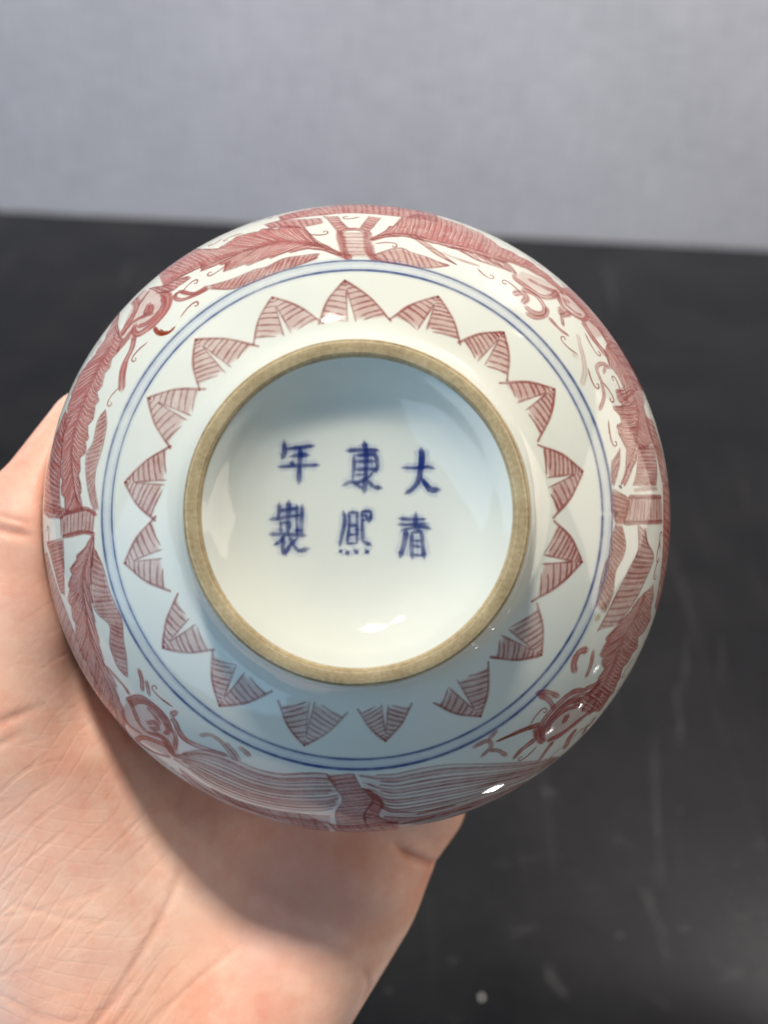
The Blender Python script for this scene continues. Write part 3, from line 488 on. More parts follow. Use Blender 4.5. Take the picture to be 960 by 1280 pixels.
M_GLAZE, M_PAINT, M_FOOT = mat_glaze(), mat_paint(), mat_foot()

bowl = bpy.data.objects.new('porcelain_bowl', None)
COL.objects.link(bowl)
bowl.empty_display_size = 0.03
bowl.matrix_world = CAM @ BOWL_EYE
tag(bowl, 'round white porcelain bowl with red leaf scrolls, its foot ring facing the viewer', 'bowl')


def lathe(name, prof, mat, segs=288, wob=0.0):
    th = np.linspace(0, 2 * np.pi, segs, endpoint=False)
    V, Fc = [], []
    n = len(prof)
    pole0, pole1 = prof[0][0] < 1e-6, prof[-1][0] < 1e-6
    for r, z in prof:
        V.append(np.stack([r * np.cos(th), r * np.sin(th), np.full(segs, z)], 1))
    V = np.concatenate(V) * .001
    for i in range(n - 1):
        for j in range(segs):
            k = (j + 1) % segs
            if i == 0 and pole0:
                Fc.append((i * segs, (i + 1) * segs + k, (i + 1) * segs + j))
            elif i == n - 2 and pole1:
                Fc.append((i * segs + j, i * segs + k, (i + 1) * segs))
            else:
                Fc.append((i * segs + j, i * segs + k, (i + 1) * segs + k, (i + 1) * segs + j))
    o = mesh_obj(name, V, Fc, mat, bowl)
    import bmesh
    bm = bmesh.new()
    bm.from_mesh(o.data)
    bmesh.ops.remove_doubles(bm, verts=bm.verts, dist=1e-8)
    loose = [v for v in bm.verts if not v.link_faces]
    bmesh.ops.delete(bm, geom=loose, context='VERTS')
    bmesh.ops.recalc_face_normals(bm, faces=bm.faces)
    bm.to_mesh(o.data)
    bm.free()
    return o


def seg_of(r_from, r_to, z_lim, n):
    """samples of the outer profile between two arc positions"""
    ss = np.linspace(r_from, r_to, n)
    return [(float(np.interp(s, S_ARC, PROF[:, 0])), float(np.interp(s, S_ARC, PROF[:, 1]))) for s in ss]


def arc_at(pt):
    return float(S_ARC[np.argmin(((PROF - np.array(pt)) ** 2).sum(1))])


SA, SB, SE = arc_at(BASE_PTS[-1]), arc_at(FOOT_PTS[-1]), float(S_ARC[-1])
base = lathe('recessed_base', seg_of(0, SA, 0, 70), M_GLAZE)
foot = lathe('foot_ring', seg_of(SA, SB, 0, 26), M_FOOT)
foot['label'] = 'bare brown unglazed clay rim of the foot ring'
body = lathe('body', seg_of(SB, SE, 0, 190), M_GLAZE)
inner = lathe('inside_wall', [tuple(p) for p in catmull(IN_PTS, 90)], M_GLAZE, 192)

# ------------------------------------------------------------------ brush painting laid on the turned surface
C_RED = srgb(160, 82, 78)[:3]
C_VEIN = srgb(236, 206, 197)[:3]
C_WASH = srgb(190, 116, 110)[:3]
C_ORANGE = srgb(160, 66, 38)[:3]
C_OCHRE = srgb(190, 160, 70)[:3]
C_DARK = srgb(70, 56, 40)[:3]
C_BLUE = srgb(30, 52, 124)[:3]
C_LINE = srgb(56, 82, 142)[:3]
TINTS = [C_RED, C_ORANGE, C_OCHRE, C_DARK]
MM_PX = 0.131                                          # brush widths were noted in units of about 0.13 mm


COVER = []


class Paint:
    def __init__(self):
        self.V, self.N, self.C, self.F, self.n = [], [], [], [], 0

    def add(self, xy, lift, cols, faces):
        P, N = surf(xy, lift)
        COVER.append(np.asarray(xy, float))
        self.V.append(P)
        self.N.append(N)
        self.C.append(np.asarray(cols, float))
        self.F += [tuple(i + self.n for i in f) for f in faces]
        self.n += len(P)

    def stroke(self, pts, w0, w1, col, a, lift=0.030, taper=0.35, soft=0.5, jit=0.10, step=0.55):
        """a brush line: dark core, edges that bleed out, uneven pressure"""
        pts = np.asarray(pts, float)
        L = np.sqrt((np.diff(pts, axis=0) ** 2).sum(1)).sum()
        n = max(4, int(L / step) + 2)
        c = catmull(pts, n)
        T = np.gradient(c, axis=0)
        T /= np.maximum(np.linalg.norm(T, axis=1)[:, None], 1e-9)
        B = np.stack([-T[:, 1], T[:, 0]], 1)
        u = np.linspace(0, 1, n)
        ph = RNG.random() * 6
        wv = 1 + jit * np.sin(u * (5 + 4 * RNG.random()) + ph) + jit * 0.6 * np.sin(u * 17 + ph * 2)
        end = np.minimum(1, np.minimum(u, 1 - u) * L / (0.9 * taper + 1e-6) + 0.45)
        w = (w0 + (w1 - w0) * u) * MM_PX * 0.5 * wv * end
        # circumferential stretch of the unrolled map
        s = np.hypot(c[:, 0], c[:, 1])
        r = np.interp(s, S_ARC, PROF[:, 0])
        k = np.where(s > 1e-6, s / np.maximum(r, 1e-6), 1.0)
        rad = c / np.maximum(s[:, None], 1e-9)
        br = (B * rad).sum(1)
        bt = B - rad * br[:, None]
        Bm = rad * br[:, None] + bt * k[:, None]
        out = np.minimum(0.32, 1.0 * w + 0.10)
        rows = [-(w + out * soft), -(w - out * (1 - soft)).clip(0.012), (w - out * (1 - soft)).clip(0.012), (w + out * soft)]
        al = [0, 1, 1, 0]
        xy = np.concatenate([c + Bm * q[:, None] for q in rows])
        av = a * (0.88 + 0.12 * np.sin(u * 9 + ph)) * np.minimum(1, end + 0.1)
        cols = np.concatenate([np.concatenate([np.tile(col, (n, 1)), (av * f)[:, None]], 1) for f in al])
        fc = []
        for q in range(3):
            for i in range(n - 1):
                a0, a1 = q * n + i, (q + 1) * n + i
                fc.append((a0, a0 + 1, a1 + 1, a1))
        self.add(xy, lift, cols, fc)
        # closed round ends
        for e, sg in ((0, -1), (n - 1, 1)):
            m = 6
            ang = np.linspace(-np.pi / 2, np.pi / 2, m)
            q = rows[3][e]
            ctr = c[e]
            pts2 = np.array([ctr + Bm[e] * (q * math.sin(t)) + T[e] * sg * (q * math.cos(t)) for t in ang])
            xy2 = np.concatenate([[ctr], pts2])
            cc = np.concatenate([np.tile(col, (m + 1, 1)), np.array([[av[e]]] + [[0.0]] * m)], 1)
            self.add(xy2, lift, cc, [(0, i + 1, i + 2) for i in range(m - 1)])

    def wash(self, A, B, col, a, lift=0.016, nu=None, soft=0.35, ends=0.5, head=True):
        """a thin wash between two edges; soft = how far (mm) its rim bleeds out"""
        A, B = np.asarray(A, float), np.asarray(B, float)
        L = max(np.sqrt((np.diff(q, axis=0) ** 2).sum(1)).sum() for q in (A, B))
        nu = nu or max(8, int(L / 0.7))
        a1, b1 = catmull(A, nu), catmull(B, nu)
        wid = np.hypot(*(b1 - a1).T)
        nv = max(4, int(wid.max() / 0.75) + 2)
        e = np.clip(soft / max(wid.mean(), 0.3), 0.03, 0.3)
        vs = np.concatenate([[0], np.linspace(e, 1 - e, nv), [1]])
        fa = np.concatenate([[0], np.ones(nv), [0]])
        nv += 2
        xy = np.concatenate([a1 + (b1 - a1) * v for v in vs])
        u = np.linspace(0, 1, nu)
        fu = np.minimum(1, (np.minimum(u, 1 - u) if head else 1 - u) * L / max(ends, 1e-3)) if ends else np.ones(nu)
        cols = np.concatenate([np.concatenate([np.tile(col, (nu, 1)), (a * f * fu)[:, None]], 1) for f in fa])
        fc = []
        for q in range(nv - 1):
            for i in range(nu - 1):
                k = q * nu + i
                fc.append((k, k + 1, k + nu + 1, k + nu))
        self.add(xy, lift, cols, fc)

    def build(self, name, parent, label=None):
        V, N, Cc = np.concatenate(self.V), np.concatenate(self.N), np.concatenate(self.C)
        Fc = []
        for f in self.F:                                   # wind every face outwards
            p = V[list(f[:3])]
            g = np.cross(p[1] - p[0], p[2] - p[0])
            Fc.append(f if g @ N[f[0]] > 0 else f[::-1])
        o = mesh_obj(name, V * .001, Fc, M_PAINT, parent, attrs={'paint': ('FLOAT_COLOR', Cc)}, normals=N)
        o.matrix_parent_inverse = Matrix.Identity(4)
        if label:
            o['label'] = label
        return o


def at_u(c, u):
    n = len(c) - 1
    x = min(max(u, 0), 1) * n
    i = min(int(x), n - 1)
    return c[i] + (c[i + 1] - c[i]) * (x - i)


def paint_leaf(A, B, mid, nh, sl, wash, tint, p=None):
    p = p or Paint()
    col = TINTS[int(tint)]
    A, B = np.array(A), np.array(B)
    if mid is not None:                                  # big leaves are cut into feathery lobes
        L = np.sqrt((np.diff(np.array(mid), axis=0) ** 2).sum(1)).sum()
        nt_ = max(4, int(L / 3.4))
        out = []
        for E in (A, B):
            c = catmull(E, nt_ * 8)
            cmid = catmull(np.array(mid), nt_ * 8)
            dv = c - cmid
            wd = np.linalg.norm(dv, axis=1)[:, None]
            ph = (np.arange(nt_ * 8) % 8) / 8.0
            saw = np.where(ph < 0.78, ph / 0.78, (1 - ph) / 0.22) - 0.5
            amp = np.minimum(0.30 * wd, 0.85) * (0.7 + 0.6 * np.sin(np.arange(nt_ * 8) * 0.37)[:, None] ** 2)
            out.append(c + dv / np.maximum(wd, 1e-6) * saw[:, None] * amp)
        A, B = out
    ca, cb = catmull(A, 160), catmull(B, 160)
    p.wash(A, B, C_WASH if tint == 0 else col, min(1.0, wash * (1.3 if nh else 1.0)))
    lw = 2.7
    if nh:
        p.stroke(A, lw, lw, col, 0.78)
        p.stroke(B, lw, lw, col, 0.78)
    if mid is not None:
        cm = catmull(np.array(mid), 160)
        p.stroke(mid, 2.0, 1.6, col, 0.62, lift=0.034)
    nh = int(nh)
    for k in range(nh):
        u = (k + 0.5 + 0.3 * (RNG.random() - .5)) / nh
        w = 1.8 + 1.1 * RNG.random()
        al = 0.38 + 0.35 * RNG.random()
        if mid is not None:
            for c in (ca, cb):
                e, m = at_u(c, u + sl * 0.5), at_u(cm, u - sl * 0.9)
                h = (e + m) / 2 + (at_u(cm, u) - m) * 0.18
                if np.hypot(*(e - m)) > 0.5:
                    p.stroke([m, h, e], w * 1.1, w * 0.7, col, al, lift=0.026)
                    if RNG.random() < 0.75:
                        d_ = (at_u(cm, u + 0.5 / nh) - at_u(cm, u)) * 0.55
                        p.stroke([m + d_ + (e - m) * 0.12, h + d_, e + d_ - (e - m) * 0.15], 1.7, 1.1, C_VEIN, 0.8, lift=0.028)
        else:
            e, m = at_u(ca, u - sl * 0.5), at_u(cb, u + sl * 0.5)
            h = (e + m) / 2 + (at_u(ca, u) - e) * 0.12
            if np.hypot(*(e - m)) > 0.4:
                p.stroke([e, h, m], w, w, col, al, lift=0.026)
                if RNG.random() < 0.5:
                    d_ = (at_u(ca, u + 0.5 / nh) - at_u(ca, u)) * 0.9
                    p.stroke([e + d_ + (m - e) * .15, h + d_, m + d_ - (m - e) * .15], 1.6, 1.2, C_VEIN, 0.7, lift=0.028)
    return p


# reign mark on the recessed base
for st in CHARS:
    p = Paint()
    for pts, w0, w1 in st:
        p.stroke(pts, w0 * 1.9 + 3.5, w1 * 1.9 + 3.5, srgb(84, 118, 190)[:3], 0.20, lift=0.014, soft=0.9)
    for pts, w0, w1 in st:
        p.stroke(pts, w0 * 1.18, w1 * 1.18, C_BLUE, 1.0, lift=0.03 + 0.002 * RNG.random(), jit=0.10)
    p.build('painted_character', base)

# two hand-turned blue lines and the pale blue between them
RING_A, RING_B = 46.0, 48.15


def ring(s0, wob, n=220):
    th = np.linspace(0, 2 * np.pi, n)
    ss = s0 + wob * (0.5 * np.sin(th + 2.5) + 0.25 * np.sin(2 * th + 1) + 0.12 * np.sin(5 * th))
    return np.stack([ss * np.cos(th), ss * np.sin(th)], 1)


pw = Paint()
pw.wash(ring(RING_A, 0.3, 80), ring(RING_B, 0.3, 80), srgb(120, 156, 214)[:3], 0.13, nu=400, ends=0)
pw.build('painted_ring_tint', body)
for s0, wd in ((RING_A, 3.1), (RING_B, 3.6)):
    p = Paint()
    p.stroke(ring(s0, 0.3), wd, wd, C_LINE, 0.92, taper=0.0, jit=0.14)
    p.stroke(ring(s0, 0.3), wd * 3, wd * 3, srgb(120, 150, 205)[:3], 0.14, lift=0.02, taper=0.0)
    p.build('painted_line', body)

# the petal border round the foot
for i, (tip, a, b, ia, ib) in enumerate(PETALS):
    p = Paint()
    tip, a, b, ia, ib = [np.array(q) for q in (tip, a, b, ia, ib)]
    ctr = (a + b + tip) / 3
    fade = [0.85, 0.85, 0.9, 0.9, 0.95, 0.9, 0.85, 0.85, 0.75, 0.75, 1.0, 1.0, 1.05, 1.1, 1.0, 1.0, 0.95][i]
    mi = (ia + ib) / 2
    ia, ib = ia + (mi - ia) * 0.42, ib + (mi - ib) * 0.42
    a, b, ia, ib = a + (a - tip) * 0.03, b + (b - tip) * 0.03, ia + (ia - tip) * 0.08, ib + (ib - tip) * 0.08
    core = tip * 0.74 + mi * 0.26
    for e, q in ((a, ia), (b, ib)):
        bow = (tip + e) / 2 + ((tip + e) / 2 - ctr) * 0.20
        E = catmull(np.array([tip, bow, e]), 60)
        Q = catmull(np.array([tip, core, q]), 60)
        p.wash(E[:58:3], Q[:58:3], C_WASH, 0.48 * fade, ends=0.6, soft=0.15, head=False)
        p.stroke([tip, bow, e, e + (e - tip) * 0.05], 3.0, 2.8, C_RED, 0.95 * fade, taper=0.0)
        p.stroke([core, (core + q) / 2, q], 2.2, 2.2, C_RED, 0.78 * fade)
        nh = RNG.choice((8, 9, 10))
        for k in range(nh):
            u = (k + 0.6 + 0.35 * (RNG.random() - .5)) / (nh + 0.2)
            m0, m1 = at_u(E, u - 0.05), at_u(Q, min(1, u * 1.02 + 0.07))
            if np.hypot(*(m0 - m1)) > 0.35:
                if k > nh - 3:
                    m1 = m1 + (m0 - m1) * RNG.random() * 0.35
                p.stroke([m0, (m0 + m1) / 2 + (tip - e) * 0.012, m1], 2.3 + 1.0 * RNG.random(), 2.0, C_RED, (0.6 + 0.35 * RNG.random()) * fade, lift=0.026)
    p.stroke([tip + (tip - ctr) * 0.03, tip - (tip - ctr) * 0.12], 2.6, 2.2, C_RED, 0.7 * fade, lift=0.036)
    p.build('painted_petal', body)

# the wide band of leaves, scrolls and streaming lines
for A, B, mid, nh, sl, wash, tint in LEAVES_FULL:
    paint_leaf(A, B, mid, nh, sl, wash, tint).build('painted_leaf', body)
for g in SCROLLS:
    p = Paint()
    for pts, w0, w1, a, t in g:
        if t == 0:
            w0, w1 = w0 * 1.35 + 0.8, w1 * 1.35 + 0.8
        p.stroke(pts, w0 * 1.35 + .6, w1 * 1.35 + .6, C_WASH if t == 0 else TINTS[int(t)], min(1, a * 1.35), lift=0.022)
        w_in = 0.42
        for sgn in (-1, 1):
            q = np.array(pts)
            T = np.gradient(q, axis=0)
            T /= np.maximum(np.linalg.norm(T, axis=1)[:, None], 1e-9)
            Bq = np.stack([-T[:, 1], T[:, 0]], 1)
            wl = np.linspace(w0, w1, len(q))[:, None] * MM_PX * 0.40
            p.stroke(q + Bq * wl * sgn, 1.7, 1.6, TINTS[int(t)], a * 0.8, lift=0.03)
    p.build('painted_scroll', body)
for A, B, n, wd, wash in STREAMS:
    p = Paint()
    ca, cb = catmull(np.array(A), 60), catmull(np.array(B), 60)
    p.wash(A, B, C_WASH, wash * 0.6)
    n = int(n)
    for k in range(n):
        v = (k + 0.25 * (RNG.random() - .5)) / (n - 1)
        u0, u1 = int(60 * RNG.random() * 0.12), 60 - int(60 * RNG.random() * 0.05)
        c = (ca + (cb - ca) * v)[u0:u1:5]
        p.stroke(c, wd * (1.1 + .7 * RNG.random()), wd * (1.1 + .8 * RNG.random()), C_RED, 0.5 + 0.25 * RNG.random())
        if k < n - 1 and k % 3 == 1:
            v2 = (k + 0.9) / (n - 1)
            p.wash(ca + (cb - ca) * v, ca + (cb - ca) * v2, C_WASH, wash * 1.0)
    p.build('painted_stream', body)

# thin curling tendrils where the ground between the leaves would stay bare
allxy = np.concatenate(COVER)
allxy = allxy[np.hypot(allxy[:, 0], allxy[:, 1]) > 47][::3]
placed = []
rt_ = random.Random(21)
for k in range(1500):
    th = rt_.random() * 2 * math.pi
    s0 = RING_B + 2.4 + rt_.random() * 22
    q = np.array([s0 * math.cos(th), s0 * math.sin(th)])
    if np.min(np.hypot(*(allxy - q).T)) < 1.2 or any(np.hypot(*(q - o)) < 3.4 for o in placed):
        continue
    placed.append(q)
    # a stalk that runs along the band and rolls up at its end
    tg = np.array([-q[1], q[0]]) / s0 * rt_.choice((-1, 1))
    rd = q / s0 * rt_.choice((-1, 1))
    ln = 1.7 + 1.3 * rt_.random()
    pts = [q - tg * ln * 1.3 - rd * 0.5, q - tg * ln * 0.5 + rd * 0.15, q + tg * ln * 0.25 + rd * 0.35]
    c = q + tg * ln * 0.35 - rd * 0.35
    for j in range(1, 6):
        an = j * 0.95
        rr = 0.75 - 0.10 * j
        pts.append(c + rd * rr * math.cos(an) + tg * rr * math.sin(an))
    pp = Paint()
    pp.stroke(pts, 3.6, 2.2, C_WASH, 0.6, lift=0.022)
    pp.stroke(pts, 1.7, 1.3, C_RED, 0.5 + 0.2 * rt_.random(), lift=0.026)
    pp.build('painted_tendril', body)

# ------------------------------------------------------------------ the hand that holds the bowl
# joints in millimetres right / up / away from the eye
J = lambda *a: np.array(a, float)
RZ = np.linspace(-8, 84, 185)
RR = np.linspace(0, 90, 181)
_gr, _gz = np.meshgrid(RR, RZ, indexing='ij')
_pp = PROF[::12]
_d = np.full(_gr.shape, 1e9)
for a, b in zip(_pp[:-1], _pp[1:]):
    ab = b - a
    t = np.clip(((_gr - a[0]) * ab[0] + (_gz - a[1]) * ab[1]) / max(ab @ ab, 1e-9), 0, 1)
    _d = np.minimum(_d, np.hypot(_gr - a[0] - ab[0] * t, _gz - a[1] - ab[1] * t))
_k = int(np.argmax(PROF[:, 0]))
_zlo = np.interp(_gr, np.maximum.accumulate(PROF[:_k + 1, 0]), PROF[:_k + 1, 1])
_up = PROF[_k:]
_zhi = np.interp(_gr, np.maximum.accumulate(_up[::-1, 0]), _up[::-1, 1])
_in = (_gz > _zlo) & (_gz < np.maximum(_zhi, 0)) & (_gr < PROF[_k, 0])
BOWL_SDF = np.where(_in, -_d, _d)
_BI = np.array(BOWL_EYE.inverted())


def bowl_sdf(x, y, d):
    X, Y, Z = x * .001, y * .001, -d * .001
    lx = (_BI[0, 0] * X + _BI[0, 1] * Y + _BI[0, 2] * Z + _BI[0, 3]) * 1000
    ly = (_BI[1, 0] * X + _BI[1, 1] * Y + _BI[1, 2] * Z + _BI[1, 3]) * 1000
    lz = (_BI[2, 0] * X + _BI[2, 1] * Y + _BI[2, 2] * Z + _BI[2, 3]) * 1000
    r = np.hypot(lx, ly)
    fr = np.clip(r / 0.5, 0, 179.999)
    fz = np.clip((lz + 8) / 0.5, 0, 183.999)
    i, k = fr.astype(int), fz.astype(int)
    u, v = fr - i, fz - k
    s = (BOWL_SDF[i, k] * (1 - u) * (1 - v) + BOWL_SDF[i + 1, k] * u * (1 - v) + BOWL_SDF[i, k + 1] * (1 - u) * v + BOWL_SDF[i + 1, k + 1] * u * v)
    return s + np.maximum(0, r - 90) + np.maximum(0, lz - 84)


def smin(a, b, k):
    h = np.clip(0.5 + 0.5 * (b - a) / k, 0, 1)
    return b + (a - b) * h - k * h * (1 - h)


def cone(x, y, d, a, b, ra, rb, fl=1.0):
    ab = b - a
    px, py, pd = x - a[0], y - a[1], d - a[2]
    t = np.clip((px * ab[0] + py * ab[1] + pd * ab[2]) / (ab @ ab), 0, 1)
    qx, qy, qd = px - ab[0] * t, py - ab[1] * t, (pd - ab[2] * t) * fl
    return (np.sqrt(qx * qx + qy * qy + qd * qd) - (ra + (rb - ra) * t)) / (1 + 0.5 * (fl - 1))


MCP = [J(-46, -28, 211), J(-27, -38, 212), J(-8, -48, 215), J(6.8, -59.4, 214)]
WR = [J(-56, -107, 188), J(-50, -109, 190), J(-42.3, -112.5, 192), J(-35.5, -116, 193)]
FING = [
    [MCP[0], J(-43, 10, 233), J(-37, 33, 239), J(-33, 48, 237)],
    [MCP[1], J(-18, 7, 238), J(-12, 34, 242), J(-9, 51, 240)],
    [MCP[2], J(7, -5, 240), J(13, 20, 243), J(16, 37, 240)],
    [MCP[3], J(27, -25, 237), J(34, -5, 240), J(38, 8, 238)]]
FR = [(10.2, 8.8, 7.8, 6.9), (10.4, 9.0, 8.0, 7.0), (10.0, 8.6, 7.6, 6.8), (9.0, 7.6, 6.8, 6.0)]
CREASES = [                      # (points right/up, depth, half width)
    ([(-37, -64), (-39, -71), (-43, -78), (-50, -87)], 0.30, 0.8),
    ([(-40, -77), (-46, -83), (-54, -90), (-61, -95)], 0.22, 0.5),
    ([(-38.5, -78), (-44, -84.5), (-51, -92)], 0.14, 0.45),
    ([(-64, -78), (-56, -82), (-48, -83.5)], 0.14, 0.5),
    ([(-62, -64), (-54, -67), (-47, -70)], 0.10, 0.5),
    ([(1, -64), (5.2, -66.5), (9.4, -69.5), (13.5, -74), (17, -78)], 0.9, 0.8),
    ([(-80, -0.5), (-70, -2.2), (-60, -4.5)], 0.55, 0.9),
    ([(-80, 1.6), (-70, 0.2), (-60, -2.4)], 0.25, 0.6),
    ([(-80, -39), (-70, -37), (-58, -33)], 0.3, 0.8),
    ([(-80, -44), (-70, -41), (-60, -37)], 0.2, 0.6),
    ([(-4, -84), (-3, -89), (-4.5, -94)], 0.25, 0.7),
    ([(-55, -94), (-46, -90), (-34, -84), (-25, -78)], 0.16, 0.6),
]


def hand_sdf(x, y, d):
    f = cone(x, y, d, J(-66, -186, 166), J(-47, -117, 190), 29, 23, 1.25)
    for w, m, r in zip(WR, MCP, (10.6, 10.6, 10.2, 9.6)):
        f = smin(f, cone(x, y, d, w, m, 12.5, r), 9)
    # heel of the little finger side, ball of the thumb
    f = smin(f, cone(x, y, d, J(-31, -105, 192), J(-7.0, -76, 206), 12.5, 10.5), 10)
    f = smin(f, cone(x, y, d, J(-53.5, -92, 183), J(-63, -50, 192), 14.5, 14), 11)
    f = smin(f, cone(x, y, d, J(-60, -84, 187), J(-73, -40, 185), 15, 14), 9)
    f = smin(f, cone(x, y, d, J(-72, -30, 198), J(-54, -50, 204), 13, 12), 9)
    # thumb
    f = smin(f, cone(x, y, d, J(-73, -40, 185), J(-65.8, -5, 191.5), 14, 11.2), 6)
    f = smin(f, cone(x, y, d, J(-65.8, -5, 191.5), J(-55.5, 15.0, 198), 10.8, 8.6), 4)
    for F_, R_ in zip(FING, FR):
        g = None
        for i in range(3):
            c = cone(x, y, d, F_[i], F_[i + 1], R_[i], R_[i + 1])
            g = c if g is None else smin(g, c, 2.5)
        f = smin(f, g, 3.0)
    # flesh gives way where it presses on the glaze
    b = 0.12 - bowl_sdf(x, y, d)
    return -smin(-f, -b, 2.0)


def crease(x, y, d):
    e = np.zeros_like(x)
    for pts, dep, wd in CREASES:
        c = catmull(pts, 24)
        best = np.full(x.shape, 1e9)
        uu = np.zeros_like(x)
        for i in range(len(c) - 1):
            a, ab = c[i], c[i + 1] - c[i]
            t = np.clip(((x - a[0]) * ab[0] + (y - a[1]) * ab[1]) / (ab @ ab), 0, 1)
            q = np.hypot(x - a[0] - ab[0] * t, y - a[1] - ab[1] * t)
            m = q < best
            best = np.where(m, q, best)
            uu = np.where(m, (i + t) / (len(c) - 1), uu)
        e += dep * np.exp(-(best / wd) ** 2) * np.clip(np.minimum(uu, 1 - uu) * 6, 0, 1)
    return e


def surface_nets(f, lo, h):
    """quads of the zero level of a sampled field"""
    s = f < 0
    nx, ny, nz = f.shape
    acc = np.zeros((nx - 1, ny - 1, nz - 1, 3), np.float32)
    cnt = np.zeros((nx - 1, ny - 1, nz - 1), np.float32)
    cor = [(i, j, k) for i in (0, 1) for j in (0, 1) for k in (0, 1)]
    sl = lambda c: (slice(c[0], nx - 1 + c[0]), slice(c[1], ny - 1 + c[1]), slice(c[2], nz - 1 + c[2]))
    for p in cor:
        for ax in range(3):
            if p[ax]:
                continue
            q = list(p)
            q[ax] = 1
            fa, fb = f[sl(p)], f[sl(q)]
            m = (fa < 0) != (fb < 0)
            t = np.where(m, fa / np.where(m, fa - fb, 1), 0)
            for a in range(3):
                acc[..., a] += np.where(m, p[a] + (t if a == ax else 0), 0)
            cnt += m
    act = cnt > 0
    idx = -np.ones(act.shape, np.int64)
    idx[act] = np.arange(act.sum())
    ijk = np.argwhere(act)
    V = lo + (ijk + acc[act] / cnt[act][:, None]) * h
    Q = []
    for ax in range(3):
        a1, a2 = (ax + 1) % 3, (ax + 2) % 3
        sa = [slice(1, n - 1) for n in f.shape]
        sa[ax] = slice(0, f.shape[ax] - 1)
        sb = list(sa)
        sb[ax] = slice(1, f.shape[ax])
        A, B = s[tuple(sa)], s[tuple(sb)]
        for flip in (False, True):
            e = np.argwhere((A & ~B) if not flip else (~A & B))
            off = np.ones(3, int)
            off[ax] = 0
            e = e + off
            u1, u2 = np.zeros(3, int), np.zeros(3, int)
            u1[a1] = 1
            u2[a2] = 1
            g = lambda c: idx[c[:, 0], c[:, 1], c[:, 2]]
            q = np.stack([g(e - u1 - u2), g(e - u2), g(e), g(e - u1)], 1)
            Q.append(q if not flip else q[:, ::-1])
    return V, np.concatenate(Q)


def build_hand(h=0.9):
    lo = np.array([-104.0, -222.0, 128.0])
    hi = np.array([60.0, 66.0, 256.0])
    ax = [np.arange(lo[i], hi[i], h, dtype=np.float32) for i in range(3)]
    f = np.empty((len(ax[0]), len(ax[1]), len(ax[2])), np.float32)
    for i in range(0, len(ax[0]), 16):
        X, Y, D = np.meshgrid(ax[0][i:i + 16], ax[1], ax[2], indexing='ij')
        f[i:i + 16] = hand_sdf(X, Y, D)
    V, Q = surface_nets(f, lo, h)
    # finer: split every quad in four, then settle the points on the true surface
    E = np.concatenate([Q[:, [i, (i + 1) % 4]] for i in range(4)])
    Es = np.sort(E, 1)
    U, inv = np.unique(Es, axis=0, return_inverse=True)
    inv = inv.reshape(4, -1).T
    n0, n1 = len(V), len(V) + len(U)
    V = np.concatenate([V, V[U].mean(1), V[Q].mean(1)])
    fc = n1 + np.arange(len(Q))
    e = n0 + inv
    Q = np.concatenate([np.stack([Q[:, i], e[:, i], fc, e[:, (i + 3) % 4]], 1) for i in range(4)])
    F = lambda P: hand_sdf(P[:, 0], P[:, 1], P[:, 2])

    def grad(P):
        g = np.stack([F(P + np.eye(3)[i] * 0.35) - F(P - np.eye(3)[i] * 0.35) for i in range(3)], 1)
        return g / np.maximum(np.linalg.norm(g, axis=1)[:, None], 1e-6)
    for _ in range(2):
        G = grad(V)
        V = V - G * np.clip(F(V), -0.8, 0.8)[:, None]
    # creases are pressed into the palm side only
    G = grad(V)
    cr = crease(V[:, 0], V[:, 1], V[:, 2]) * np.clip(-G[:, 2] * 2, 0, 1)
    V = V - G * cr[:, None]
    V = V * np.array([.001, .001, -.001])
    return V, Q[:, ::-1], cr


